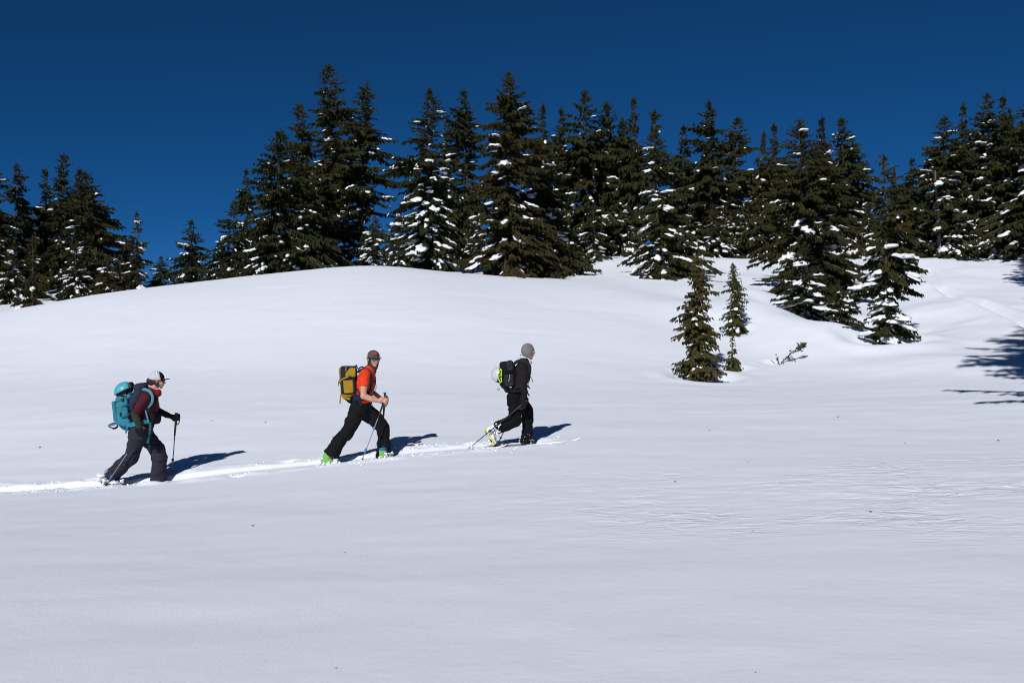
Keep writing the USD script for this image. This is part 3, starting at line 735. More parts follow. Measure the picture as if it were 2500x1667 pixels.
def prim_bounds(p):
    if p[0] == 'c':
        _, a, b, ra, rb = p[:5]
        w = max(ra, rb) * max(1, p[5] if len(p) > 5 else 1)
        return np.minimum(a, b) - w, np.maximum(a, b) + w
    if p[0] == 'e':
        r = max(p[3])
        return p[1] - r, p[1] + r
    r = np.linalg.norm(p[3])
    return p[1] - r, p[1] + r


def prim_sdf(p, X):
    if p[0] == 'c':
        _, a, b, ra, rb = p[:5]
        ly = p[5] if len(p) > 5 else 1.0
        S = np.array([1, 1 / ly, 1])
        flat = len(p) > 6 and p[6]
        ab = (b - a) * S
        xa = (X - a) * S
        t0 = xa @ ab / max(ab @ ab, 1e-9)
        t = np.clip(t0, 0, 1)
        d = np.linalg.norm(xa - t[..., None] * ab, axis=-1) - (ra + (rb - ra) * t)
        if flat:
            tt = np.maximum(t0, 0)
            d = np.linalg.norm(xa - tt[..., None] * ab, axis=-1) - (ra + (rb - ra) * np.minimum(tt, 1.0))
            d = np.maximum(d, (t0 - 1) * np.linalg.norm(ab))
        return d
    Y = (X - p[1]) @ p[2].T
    if p[0] == 'e':
        r = np.asarray(p[3], float)
        k0 = np.linalg.norm(Y / r, axis=-1)
        k1 = np.linalg.norm(Y / r**2, axis=-1)
        return k0 * (k0 - 1) / np.maximum(k1, 1e-6)
    q = np.abs(Y) - (np.asarray(p[3], float) - p[4])
    return np.linalg.norm(np.maximum(q, 0), axis=-1) + np.minimum(q.max(-1), 0) - p[4]


def blob(prims, cell=.012, k=.03, cuts=(), holes=()):
    """A closed smooth surface round the union of the primitives (blended over k), cut by half spaces (point, normal) and by further primitives."""
    lo = np.min([prim_bounds(p)[0] for p in prims], 0) - 3 * cell - k * .3
    hi = np.max([prim_bounds(p)[1] for p in prims], 0) + 3 * cell + k * .3
    n = np.ceil((hi - lo) / cell).astype(int) + 1
    axes = [lo[i] + cell * np.arange(n[i]) for i in range(3)]
    D = np.full(n, .2)

    def sub(p, pad):
        a, b = prim_bounds(p)
        i0 = np.clip(np.floor((a - pad - lo) / cell).astype(int), 0, n)
        i1 = np.clip(np.ceil((b + pad - lo) / cell).astype(int) + 1, 0, n)
        sl = tuple(slice(i0[j], i1[j]) for j in range(3))
        X = np.stack(np.meshgrid(*[axes[j][sl[j]] for j in range(3)], indexing='ij'), -1)
        return sl, prim_sdf(p, X)
    for p in prims:
        sl, d = sub(p, k + 2 * cell)
        o = D[sl]
        h = np.maximum(k - np.abs(o - d), 0) / max(k, 1e-6)
        D[sl] = np.minimum(o, d) - h * h * k * .25
    for p in holes:
        sl, d = sub(p, 2 * cell)
        D[sl] = np.maximum(D[sl], -d)
    if cuts:
        X = np.stack(np.meshgrid(*axes, indexing='ij'), -1)
        for c, nn in cuts:
            D = np.maximum(D, (X - c) @ unit(nn))
    return surface_net(D, lo, cell)


def surface_net(D, lo, cell):
    S = D < 0
    N = np.array(D.shape) - 1
    cor = [(i, j, k) for i in (0, 1) for j in (0, 1) for k in (0, 1)]
    cnt = sum(S[i:i + N[0], j:j + N[1], k:k + N[2]].astype(np.int8) for i, j, k in cor)
    act = np.argwhere((cnt > 0) & (cnt < 8))
    vid = np.full(N, -1)
    vid[tuple(act.T)] = np.arange(len(act))
    pos, num = np.zeros((len(act), 3)), np.zeros(len(act))
    for a in cor:
        for ax in range(3):
            if a[ax]:
                continue
            b = list(a)
            b[ax] = 1
            da, db = D[tuple((act + a).T)], D[tuple((act + b).T)]
            m = (da < 0) != (db < 0)
            t = da[m] / (da[m] - db[m])
            q = act[m] + np.array(a, float)
            q[:, ax] += t
            pos[m] += q
            num[m] += 1
    V = lo + cell * pos / num[:, None]
    F = []
    for ax in range(3):
        u, w = (ax + 1) % 3, (ax + 2) % 3
        sl0, sl1 = [slice(None)] * 3, [slice(None)] * 3
        sl0[ax], sl1[ax] = slice(0, -1), slice(1, None)
        e = np.argwhere(S[tuple(sl0)] != S[tuple(sl1)])
        e = e[(e[:, u] > 0) & (e[:, w] > 0) & (e[:, u] < N[u]) & (e[:, w] < N[w])]
        if not len(e):
            continue
        eu, ew = np.eye(3, dtype=int)[u], np.eye(3, dtype=int)[w]
        quad = np.stack([vid[tuple((e - eu - ew).T)], vid[tuple((e - ew).T)], vid[tuple(e.T)], vid[tuple((e - eu).T)]], 1)
        flip = ~S[tuple(e.T)]
        quad[flip] = quad[flip][:, ::-1]
        F.append(quad)
    F = np.vstack(F)
    return V, np.vstack([F[:, [0, 1, 2]], F[:, [0, 2, 3]]])


def normals(v, f):
    n = np.zeros_like(v)
    fn = np.cross(v[f[:, 1]] - v[f[:, 0]], v[f[:, 2]] - v[f[:, 0]])
    for k in range(3):
        np.add.at(n, f[:, k], fn)
    return n / np.maximum(np.linalg.norm(n, axis=1, keepdims=True), 1e-12)


def folds(mesh, amp=.008, s=(9, 9, 16), seed=0):
    v, f = mesh
    n = normals(v, f)
    q = v * np.asarray(s)
    w = meshkit.fbm(q * .5, 2, seed + 3)[:, None]
    q = q + 1.2 * w
    r = 1 - np.abs(2 * meshkit.noise(q, seed) - 1) * 1.6
    r2 = meshkit.fbm(q * 2.1, 2, seed + 9) - .5
    return v + n * (amp * (r - .4) + amp * .6 * r2)[:, None], f


def compact(v, f):
    u, i = np.unique(f, return_inverse=True)
    return v[u], i.reshape(f.shape)


def rbox(c, R, half, r=.01):
    """A box with rounded edges: the hull of eight small spheres."""
    half = np.asarray(half, float)
    r = min(r, half.min() * .98)
    S = trimesh.creation.icosphere(subdivisions=1, radius=r).vertices
    pts = np.vstack([S + (half - r) * np.array([i, j, k]) for i in (-1, 1) for j in (-1, 1) for k in (-1, 1)])
    h = trimesh.convex.convex_hull(pts)
    return np.asarray(h.vertices) @ np.asarray(R) + c, np.asarray(h.faces)


def hull(*pts):
    """The hull of balls (point, radius)."""
    S = trimesh.creation.icosphere(subdivisions=1).vertices
    h = trimesh.convex.convex_hull(np.vstack([S * r + np.asarray(p) for p, r in pts]))
    return np.asarray(h.vertices), np.asarray(h.faces)


def spline(pts, n=24):
    from scipy.interpolate import CubicSpline
    pts = np.asarray(pts, float)
    if len(pts) < 3:
        return np.linspace(pts[0], pts[-1], n)
    t = np.r_[0, np.cumsum(np.linalg.norm(np.diff(pts, axis=0), axis=1))]
    return CubicSpline(t, pts)(np.linspace(0, t[-1], n))


def tube(pts, r, sides=8, n=24, curve=True):
    Q = spline(pts, n) if curve else np.asarray(pts, float)
    m = len(Q)
    r = np.interp(np.linspace(0, 1, m), np.linspace(0, 1, np.size(r)), np.atleast_1d(r)) if np.size(r) > 1 else np.full(m, float(r))
    T = np.gradient(Q, axis=0)
    T /= np.maximum(np.linalg.norm(T, axis=1, keepdims=True), 1e-9)
    ref = np.array([0.31, .87, .2])
    U = np.cross(T, ref)
    U /= np.linalg.norm(U, axis=1, keepdims=True)
    W = np.cross(T, U)
    a = np.arange(sides) / sides * 2 * np.pi
    V = Q[:, None] + r[:, None, None] * (np.cos(a)[None, :, None] * U[:, None] + np.sin(a)[None, :, None] * W[:, None])
    V = V.reshape(-1, 3)
    k = np.arange(sides)
    k2 = (k + 1) % sides
    F_ = []
    for i in range(m - 1):
        o = i * sides
        F_ += [np.stack([o + k, o + k2, o + sides + k2], 1), np.stack([o + k, o + sides + k2, o + sides + k], 1)]
    V = np.vstack([V, Q[:1], Q[-1:]])
    c0, c1 = len(V) - 2, len(V) - 1
    F_ += [np.stack([k2, k, np.full(sides, c0)], 1), np.stack([(m - 1) * sides + k, (m - 1) * sides + k2, np.full(sides, c1)], 1)]
    return V, np.vstack(F_)


def ribbon(pts, width, thick, nrm, n=24, curve=True):
    """A flat strap along pts: width across, thick along the direction nrm (one vector, or one for each point)."""
    Q = spline(pts, n) if curve else np.asarray(pts, float)
    m = len(Q)
    T = np.gradient(Q, axis=0)
    T /= np.maximum(np.linalg.norm(T, axis=1, keepdims=True), 1e-9)
    N = np.asarray(nrm, float)
    N = np.tile(N, (m, 1)) if N.ndim == 1 else np.stack([np.interp(np.linspace(0, 1, m), np.linspace(0, 1, len(N)), N[:, j]) for j in range(3)], 1)
    N = N - (N * T).sum(1, keepdims=True) * T
    N /= np.maximum(np.linalg.norm(N, axis=1, keepdims=True), 1e-9)
    B = np.cross(T, N)
    wd = np.interp(np.linspace(0, 1, m), np.linspace(0, 1, np.size(width)), np.atleast_1d(width)) if np.size(width) > 1 else np.full(m, width)
    cs = [(-.5, -.5), (-.35, .5), (.35, .5), (.5, -.5)]
    V = np.stack([Q + B * (a * wd)[:, None] + N * (b * thick) for a, b in cs], 1).reshape(-1, 3)
    F_ = []
    for i in range(m - 1):
        for j in range(4):
            a, b = i * 4 + j, i * 4 + (j + 1) % 4
            F_ += [(a, b, b + 4), (a, b + 4, a + 4)]
    F_ += [(0, 2, 1), (0, 3, 2)]
    o = (m - 1) * 4
    F_ += [(o, o + 1, o + 2), (o, o + 2, o + 3)]
    return V, np.array(F_)


def head_prims(H, R, s=1.0):
    """Skull, jaw, nose, brow, ears, lips round the point H between the eyes' level; R rows: forward, left, up."""
    def w(x, y, z):
        return H + s * (np.array([x, y, z]) @ R)
    A = [('e', w(-.012, 0, .035), R, (.098 * s, .077 * s, .092 * s)),
         ('e', w(.040, 0, .0), R, (.055 * s, .062 * s, .075 * s)),
         ('c', w(.045, 0, -.045), w(.066, 0, -.098), .048 * s, .021 * s),
         ('c', w(.0, .045, -.05), w(.058, .016, -.095), .024 * s, .018 * s),
         ('c', w(.0, -.045, -.05), w(.058, -.016, -.095), .024 * s, .018 * s),
         ('c', w(.088, 0, .012), w(.113, 0, -.030), .009 * s, .0125 * s),
         ('c', w(.098, .012, -.034), w(.098, -.012, -.034), .008 * s, .008 * s),
         ('c', w(.082, .035, .02), w(.082, -.035, .02), .016 * s, .016 * s),
         ('c', w(.070, .040, -.03), w(.078, .03, -.04), .022 * s, .018 * s),
         ('c', w(.070, -.040, -.03), w(.078, -.03, -.04), .022 * s, .018 * s),
         ('c', w(.091, .018, -.064), w(.091, -.018, -.064), .008 * s, .008 * s),
         ('e', w(-.012, .078, -.008), R, (.026 * s, .012 * s, .034 * s)),
         ('e', w(-.012, -.078, -.008), R, (.026 * s, .012 * s, .034 * s))]
    return A, w


def hand_prims(W, C, g, r=.0095, grow=1.0, rho=.016):
    """A hand closed on a stick of axis g at C, coming from the wrist W: palm, four bent fingers, a thumb."""
    g = unit(g)
    d = (C - W) - ((C - W) @ g) * g
    d = unit(d)
    n = np.cross(g, d)
    if n[1] > 0:
        n = -n                                                     # the back of the hand looks at the camera

    def w(a, b, c):
        return C + a * d + b * n + c * g
    pr = [('c', W, w(-.055, .020, 0), .026 * grow, .028 * grow)]
    for c in (-.024, 0, .024):
        pr.append(('c', w(-.060, rho + .008, c * .75), w(.018, rho + .012, c), .015 * grow, .013 * grow))
    for i, c in enumerate((-.036, -.012, .012, .036)):
        L = (.82, .95, 1.0, .92)[i]
        k = [w(.018, rho + .012, c), w(.018 + .026 * L, rho - .006, c), w(.018 + .016 * L, -rho - .006, c * .96), w(-.006 * L, -rho - .008, c * .92)]
        for a, b in zip(k[:-1], k[1:]):
            pr.append(('c', a, b, r * grow, r * .93 * grow))
    k = [w(-.052, .012, .026), w(-.030, -.006, .050), w(.004, -rho - .004, .054), w(.022, -rho - .002, .050)]
    for a, b in zip(k[:-1], k[1:]):
        pr.append(('c', a, b, r * 1.15 * grow, r * grow))
    return pr


def brim_mesh(w, r0, reach, z, drop, half=70, tilt=0.0, thick=.005):
    """The peak of a cap: a curved plate in front of the forehead. w maps head coordinates to the world."""
    na, nr = 17, 5
    top, bot = [], []
    for i in range(na):
        a = math.radians(-half + 2 * half * i / (na - 1))
        q = math.cos(a * 90 / half)
        for j in range(nr):
            e = j / (nr - 1)
            x = r0 * 1.03 * math.cos(a) + reach * e * (q ** .6 if q > 0 else 0)
            y = r0 * .84 * math.sin(a)
            zz = z - drop * math.sin(a) ** 2 + tilt * reach * e * q
            top.append(w(x, y, zz + thick / 2))
            bot.append(w(x, y, zz - thick / 2))
    V = np.array(top + bot)
    o = na * nr
    F_ = []
    for i in range(na - 1):
        for j in range(nr - 1):
            a = i * nr + j
            F_ += [(a, a + 1, a + nr + 1), (a, a + nr + 1, a + nr), (o + a, o + a + nr + 1, o + a + 1), (o + a, o + a + nr, o + a + nr + 1)]
    edge = [i * nr + nr - 1 for i in range(na)]
    for a, b in zip(edge[:-1], edge[1:]):
        F_ += [(a, a + o, b + o), (a, b + o, b)]
    return V, np.array(F_)


def glasses(root, w, frame_mat, lens_mat, R, s=1.0, wide=.034):
    g = part('sunglasses', join([tube([w(.094, -.066, .004), w(.104, -.035, .010), w(.108, 0, .008), w(.104, .035, .010), w(.094, .066, .004)], .0065 * s, 6, 20),
                                 tube([w(.094, -.066, .004), w(.03, -.083, .006), w(-.03, -.086, .0)], .0045 * s, 6, 10),
                                 tube([w(.094, .066, .004), w(.03, .083, .006), w(-.03, .086, .0)], .0045 * s, 6, 10)]), frame_mat, root, smooth=50)
    for sd in (-1, 1):
        f = frame(np.array([1.0, .28 * sd, 0]) @ R, R[2])
        e = trimesh.creation.icosphere(subdivisions=2)
        V = e.vertices * np.array([.006, .030, .021]) * s
        part('lens', (V @ f + w(.102, wide * sd, -.008), e.faces), lens_mat, g, smooth=True)
        ring = [w(.104 - .004, wide * sd, -.008) + (np.array([-.005 * abs(math.cos(a)), .031 * math.cos(a), .022 * math.sin(a)]) * s) @ f for a in np.linspace(0, 2 * np.pi, 17)]
        part('rim', tube(ring, .0042 * s, 6, 32), frame_mat, g, smooth=60)
    return g


def ski_pole(label, top, tip, grip=.26, breaks=(.5,), mats=None, clamp_mat=None, strap=True, basket=.045, clamp_at=()):
    m = mats
    root = thing('ski_pole', label, 'ski pole', tip)
    ax = unit(tip - top)
    L = np.linalg.norm(tip - top)
    R = frame(ax, (0.1, 1, .05))
    def at(s):
        return top + ax * s
    part('grip', tube([at(0), at(.012), at(.05), at(.10), at(.14), at(grip)], [.012, .019, .016, .017, .0145, .0125], 10, 20), m['grip'], root, smooth=50)
    knob = hull((at(.004) - R[1] * .006, .017), (at(.004) + R[1] * .012, .014))
    part('grip_knob', knob, m['grip'], root, smooth=50)
    s0 = breaks[0] * L
    part('upper_shaft', tube([at(grip), at(s0)], .009, 10, 3), m['upper'], root, smooth=50)
    part('lower_shaft', tube([at(s0), at(L - .03)], [.0078, .0065], 10, 3), m['lower'], root, smooth=50)
    part('tip', tube([at(L - .03), at(L + .03)], [.006, .0025], 8, 3), m['metal'], root, smooth=50)
    for c in clamp_at or (s0,):
        part('clamp', join([tube([at(c - .022), at(c + .022)], .0145, 10, 3), rbox(at(c) + R[1] * .014, R, (.02, .008, .008), .004)]), clamp_mat or m['grip'], root, smooth=40)
    b = at(L - .085)
    ring = [b + (R[1] * math.cos(a) + R[2] * math.sin(a)) * basket for a in np.linspace(0, 2 * np.pi, 25)]
    arms = [tube([b, b + (R[1] * math.cos(a) + R[2] * math.sin(a)) * basket], .004, 6, 3) for a in np.arange(6) * np.pi / 3]
    part('basket', join([tube(ring, .0045, 6, 30), tube([b - ax * .018, b + ax * .018], .012, 8, 3)] + arms), m.get('basket', m['grip']), root, smooth=50)
    if strap:
        lo = [at(.03), at(.06) - R[1] * .045 - np.array([0, .01, 0]), at(.13) - R[1] * .055, at(.17) - R[1] * .03, at(.12) - R[1] * .012, at(.03)]
        part('strap', ribbon(lo, .016, .003, R[2], 24), m['grip'], root)
    return root


# materials of the skiers and their kit
skin = plain('skin', (0.52, 0.27, 0.18), .5, .35, bump=.1, bscale=300, var=.1, vscale=30)
lips = plain('lips', (0.34, 0.11, 0.09), .45, .35)
teeth = plain('teeth', (0.75, 0.70, 0.62), .3, .5)
hair_m = plain('brown_hair', (0.040, 0.021, 0.011), .55, .3, bump=.8, bscale=180, var=.4, vscale=70)
black_plastic = plain('black_plastic', (0.012, 0.012, 0.014), .35, .5)
lens_m = plain('mirror_lens', (0.16, 0.19, 0.21), .12, .8, metal=.6)
lens_dark = plain('dark_blue_lens', (0.02, 0.06, 0.12), .06, .9, metal=.3)
white_plastic = plain('white_plastic', (0.78, 0.78, 0.76), .3, .5, var=.05)
steel = plain('brushed_steel', (0.26, 0.265, 0.28), .4, .5, metal=.4)
alu_dark = plain('dark_alloy', (0.06, 0.062, 0.07), .4, .5, metal=.3)
black_cloth = plain('black_cloth', (0.008, 0.008, 0.010), .85, .12, bump=.35, bscale=220, var=.3, vscale=9, sheen=.0)
blue_plastic = plain('blue_plastic', (0.03, 0.16, 0.45), .4, .5)


def cloth(name, col, **k):
    a = dict(rough=.85, spec=.15, bump=.35, bscale=220, var=.16, vscale=10, sheen=.02)
    a.update(k)
    return plain(name, col, **a)


POLE = dict(grip=black_plastic, upper=black_plastic, lower=steel, metal=steel)
_lr = np.random.default_rng(77)


def snow_on(name, root, pts, size, n, seed, spread=.05):
    """Snow stuck to boots and cloth: small lumps strewn round the given points."""
    r = np.random.default_rng(seed)
    pts = np.asarray(pts)
    c = pts[r.integers(0, len(pts), n)] + (r.random((n, 3)) - .5) * spread * 2
    a = r.random((n, 3)) - .5
    s = size * (.4 + .8 * r.random((n, 1))) * (.7 + .6 * r.random((n, 3)))
    return part(name, lumps(c, a, s, r), clump_snow, root, smooth=True, kind='stuff')


# ================================================================== skier 1: teal pack, white and black cap
D1 = 14.7


def q1(u, v, dy=0.0):
    return P(200 + u * 300 / 1307, 860 + v * 300 / 1307, D1 + dy)


maroon = cloth('maroon_fleece', (0.062, 0.010, 0.018))
dark_olive = cloth('dark_green_sleeve', (0.022, 0.030, 0.026))
navy_p = cloth('navy_trousers', (0.021, 0.021, 0.034), spec=.2)
navy_down = cloth('navy_down', (0.024, 0.026, 0.050))
red_collar = cloth('red_collar', (0.17, 0.008, 0.018))
pink_lining = cloth('pale_lining', (0.62, 0.50, 0.56))
teal = cloth('teal_nylon', (0.028, 0.175, 0.245), rough=.7)
teal_dark = cloth('dark_teal_webbing', (0.010, 0.09, 0.13), rough=.7)
teal_light = cloth('pale_teal_strap', (0.07, 0.27, 0.32), rough=.75)
helmet_teal = plain('helmet_teal', (0.075, 0.33, 0.39), .4, .4, var=.06)

s1 = thing('person', 'person in navy trousers and maroon top with a white and black cap', 'person', q1(600, 1390))
HC1, HR1 = q1(800, 300), frame((.93, .30, -.06), (.12, 0, 1))
hp, w1 = head_prims(HC1, HR1, 1.0)
nearw, farw = q1(632, 812, -.29), q1(930, 675, .26)
near_top, near_tip = q1(665, 800, -.30), q1(228, 1452, -.26)
far_top, far_tip = q1(1004, 648, .30), q1(956, 1316, .30)
gripn = near_top + unit(near_tip - near_top) * .085
gripf = far_top + unit(far_tip - far_top) * .055
body = hp + [
    ('c', w1(-.02, 0, -.07), q1(735, 440), .055, .062), ('c', q1(735, 450), q1(695, 560), .07, .105, 1.3), ('c', q1(695, 560), q1(635, 800), .105, .10, 1.25),
    ('c', q1(690, 480, -.13), q1(690, 480, .13), .065, .065),
    ('c', q1(672, 480, -.17), q1(572, 655, -.24), .052, .042), ('c', q1(572, 655, -.24), nearw, .040, .028),
    ('c', q1(725, 500, .17), q1(800, 630, .22), .052, .042), ('c', q1(800, 630, .22), farw, .040, .028),
    ('c', q1(590, 860, -.08), q1(530, 1110, -.10), .088, .062), ('c', q1(530, 1110, -.10), q1(310, 1310, -.10), .06, .045),
    ('c', q1(670, 860, .08), q1(835, 1100, .08), .088, .062), ('c', q1(835, 1100, .08), q1(812, 1360, .08), .06, .045)]
body += hand_prims(nearw, gripn, near_tip - near_top, .0085) + hand_prims(farw, gripf, far_tip - far_top, .0085)
part('body', blob(body, .009, .018), skin, s1, smooth=True)
part('mouth', hull((w1(.098, -.016, -.066), .0045), (w1(.098, .016, -.066), .0045), (w1(.101, 0, -.068), .006)), lips, s1, smooth=True)
part('trousers', folds(blob([
    ('c', q1(645, 760), q1(625, 870), .135, .150, 1.22),
    ('c', q1(590, 870, -.085), q1(545, 1060, -.10), .128, .098), ('c', q1(545, 1060, -.10), q1(525, 1120, -.10), .098, .098),
    ('c', q1(520, 1115, -.10), q1(415, 1215, -.10), .096, .098), ('c', q1(415, 1215, -.10), q1(292, 1330, -.10), .098, .108, 1, True),
    ('c', q1(665, 870, .085), q1(800, 1030, .085), .125, .105), ('c', q1(800, 1030, .085), q1(828, 1130, .085), .105, .105),
    ('c', q1(822, 1130, .085), q1(816, 1392, .085), .106, .116, 1, True)], .012, .03), .013, (8, 8, 15), 1), navy_p, s1, smooth=True)
part('fleece_top', folds(blob([
    ('c', q1(735, 445), q1(700, 560), .10, .142, 1.3), ('c', q1(700, 560), q1(650, 790), .142, .145, 1.22),
    ('c', q1(690, 475, -.12), q1(700, 475, .12), .082, .082),
    ('c', q1(675, 475, -.17), q1(575, 645, -.24), .076, .060), ('c', q1(730, 500, .17), q1(800, 628, .22), .070, .055)], .012, .03), .010, (9, 9, 14), 2), maroon, s1, smooth=True)
part('lower_sleeve', folds(blob([('c', q1(566, 650, -.24), q1(612, 790, -.285), .058, .047)], .010, .02), .007, (9, 9, 16), 3), dark_olive, s1, smooth=True)
part('lower_sleeve', folds(blob([('c', q1(795, 620, .22), farw, .056, .040)], .010, .02), .007, (14, 9, 9), 4), black_cloth, s1, smooth=True)
part('glove', blob(hand_prims(nearw, gripn, near_tip - near_top, .0115, 1.3), .006, .012), black_cloth, s1, smooth=True)
part('glove', blob(hand_prims(farw, gripf, far_tip - far_top, .0115, 1.25), .006, .012), black_cloth, s1, smooth=True)
part('collar', folds(blob([('c', q1(712, 372, 0), q1(805, 432, 0), .070, .058, 1.15)], .009, .02, cuts=[(q1(755, 372), (q1(800, 300) - q1(740, 470)))]), .006, (10, 10, 10), 5), red_collar, s1, smooth=True)
part('neck_lining', blob([('c', q1(715, 362, 0), q1(792, 412, 0), .060, .050, 1.15)], .008, .02, cuts=[(q1(758, 358), (q1(800, 300) - q1(740, 470)))]), pink_lining, s1, smooth=True)
part('down_hood', folds(blob([('c', q1(605, 362, 0), q1(690, 352, 0), .040, .045, 3.4), ('c', q1(620, 400, -.1), q1(560, 520, -.14), .085, .07), ('c', q1(620, 400, .1), q1(580, 500, .12), .085, .07), ('c', q1(560, 500, -.14), q1(535, 590, -.15), .06, .035)], .011, .04), .013, (9, 9, 20), 6), navy_down, s1, smooth=True)
part('chest_pouch', folds(blob([('b', q1(762, 700, -.02), frame((1, -.1, -.15)), (.075, .13, .085), .05)], .011, .02), .008, (9, 9, 9), 7), black_cloth, s1, smooth=True)
hr = part('hair', folds(blob([('e', w1(-.025, 0, .02), HR1, (.095, .084, .075)), ('c', w1(-.04, -.06, -.01), w1(.012, -.072, -.065), .032, .024), ('c', w1(-.04, .06, -.01), w1(.012, .072, -.065), .032, .024), ('e', w1(-.118, 0, -.008), HR1, (.033, .035, .036)), ('c', w1(-.06, 0, -.03), w1(-.045, 0, -.08), .055, .04)], .007, .02), .005, (40, 40, 18), 8), hair_m, s1, smooth=True)
capw = blob([('e', w1(-.010, 0, .035), HR1, (.112, .092, .105))], .007, .01, cuts=[(w1(0, 0, .012), -HR1[2] + .06 * HR1[0])])
cv, cf = capw
mid_f = (cv[cf].mean(1) - w1(.045, 0, .04)) @ HR1[0] - .30 * ((cv[cf].mean(1) - w1(.045, 0, .04)) @ HR1[2]) * -1
white_mesh = plain('white_cap_mesh', (0.50, 0.51, 0.55), .8, .2, bump=.6, bscale=260)
cap = part('cap_back_panels', compact(cv, cf[mid_f < 0]), white_mesh, s1, smooth=True)
part('cap_seam', tube([w1(.03, -.088, .02), w1(.005, -.086, .07), w1(-.012, -.055, .122), w1(-.012, 0, .141)], .005, 6, 18), plain('white_tape', (0.82, 0.82, 0.84), .8, .2), cap, smooth=True)
part('cap_front_panel', compact(cv, cf[mid_f >= 0]), black_cloth, s1, smooth=True)
part('cap_brim', brim_mesh(w1, .098, .082, .028, .022, 62, .12), black_cloth, s1)
glasses(s1, w1, black_plastic, lens_dark, HR1)
for foot, nm in (((.10, -1), 'rear'), ((.08, 1), 'front')):
    pass
bt = part('boot', blob([('c', q1(300, 1290, -.10), q1(268, 1352, -.10), .085, .075), ('c', q1(255, 1362, -.10), q1(372, 1402, -.10), .060, .050), ('b', q1(315, 1405, -.10), frame((q1(370, 1410) - q1(240, 1372))), (.15, .05, .022), .012)], .009, .02), plain('grey_boot_shell', (0.24, 0.25, 0.27), .35, .5, var=.4, vscale=14), s1, smooth=True)
for i, (a, b) in enumerate([((262, 1318), (318, 1338)), ((275, 1358), (345, 1368))]):
    part('buckle', rbox(q1((a[0] + b[0]) / 2, (a[1] + b[1]) / 2, -.182 + .01 * i), frame(q1(*b) - q1(*a)), (.04, .006, .009), .004), steel, bt)
snow_on('snow_on_boot', s1, [q1(215, 1340, -.16), q1(240, 1395, -.15), q1(320, 1410, -.17), q1(390, 1400, -.16), q1(270, 1385, -.17)], .035, 46, 3, .045)
b1 = part('boot', blob([('c', q1(815, 1340, .08), q1(808, 1378, .08), .075, .07), ('c', q1(795, 1395, .08), q1(905, 1398, .08), .055, .045)], .01, .02), black_plastic, s1, smooth=True)
ski_pole('black and silver ski pole trailing behind the maroon-topped skier, held in the near hand', near_top, near_tip, .36, (.42,), POLE, blue_plastic, clamp_at=(.80 * np.linalg.norm(near_tip - near_top),))
ski_pole('upright dark ski pole planted ahead of the maroon-topped skier', far_top, far_tip, .34, (.37,), dict(POLE, lower=alu_dark), black_plastic, clamp_at=(.74 * np.linalg.norm(far_tip - far_top),), basket=.03)

# the teal pack
bp = thing('backpack', 'teal backpack with a matching helmet strapped on top, on the back of the left skier', 'backpack', q1(450, 800))
bax = frame(q1(452, 480) - q1(480, 790), (1, 0, 0))               # forward = up along the pack
part('main_compartment', folds(blob([('c', q1(455, 520, .0), q1(450, 560, .0), .085, .105, 1.35), ('c', q1(450, 560), q1(455, 720), .105, .100, 1.45), ('c', q1(455, 720), q1(475, 775), .100, .080, 1.4), ('b', q1(500, 630), frame((.98, 0, .05)), (.035, .14, .21), .03)], .011, .03), .010, (13, 8, 9), 20), teal, bp, smooth=True)
part('lid', folds(blob([('b', q1(480, 475), frame((.97, 0, .3)), (.125, .15, .042), .035)], .011, .02), .007, (12, 9, 12), 21), teal, bp, smooth=True)
part('front_pocket', folds(blob([('b', q1(375, 620), frame((.99, 0, .10)), (.028, .12, .15), .022)], .01, .02), .006, (14, 10, 10), 22), teal, bp, smooth=True)
part('side_pocket', folds(blob([('b', q1(440, 745, -.14), frame((.97, 0, -.15)), (.10, .03, .055), .025)], .009, .02), .006, (14, 10, 14), 23), teal, bp, smooth=True)
part('hip_belt', ribbon([q1(480, 762, -.13), q1(560, 765, -.20), q1(640, 745, -.205), q1(720, 740, -.15), q1(765, 742, -.04), q1(768, 742, .08)], [.075, .075, .07, .05, .045, .04], .022, [(0, -1, 0), (-.1, -1, 0), (.1, -1, 0), (.6, -.8, 0), (1, -.2, 0), (1, .3, 0)], 30), teal, bp, smooth=40)
part('shoulder_strap', ribbon([q1(565, 430, -.13), q1(640, 392, -.155), q1(712, 408, -.165), q1(752, 470, -.165), q1(745, 535, -.165), q1(700, 590, -.165), q1(625, 645, -.165)], [.04, .046, .046, .042, .036, .026, .018], .014, [(-.2, -.5, .8), (0, -.6, .8), (.4, -.8, .4), (.7, -.8, .1), (.6, -.9, -.1), (.4, -.9, -.3), (.2, -1, -.2)], 40), teal_light, bp, smooth=40)
part('shoulder_strap', ribbon([q1(565, 430, .13), q1(640, 392, .155), q1(720, 410, .165), q1(765, 470, .165), q1(765, 560, .165), q1(700, 660, .17)], .05, .016, [(-.2, .5, .8), (0, .6, .8), (.4, .8, .4), (.7, .8, .1), (.6, .9, -.1), (.4, .9, -.3)], 30), teal, bp, smooth=40)
part('chest_strap', ribbon([q1(752, 505, -.16), q1(800, 500, -.08), q1(805, 500, .08), q1(765, 505, .16)], .02, .005, [(1, -.6, 0), (1, -.2, 0), (1, .2, 0), (1, .6, 0)], 16), black_cloth, bp)
part('strap_end', ribbon([q1(800, 505, -.10), q1(818, 545, -.12), q1(822, 595, -.12)], .012, .004, (.3, -1, 0), 10), black_cloth, bp)
part('strap_end', ribbon([q1(722, 745, -.205), q1(725, 800, -.22), q1(715, 870, -.23), q1(700, 968, -.23)], .036, .006, (0, -1, 0), 16), teal_dark, bp)
part('strap_end', ribbon([q1(672, 610, -.185), q1(690, 670, -.20), q1(706, 745, -.215)], .020, .005, (0, -1, 0), 12), teal_light, bp)
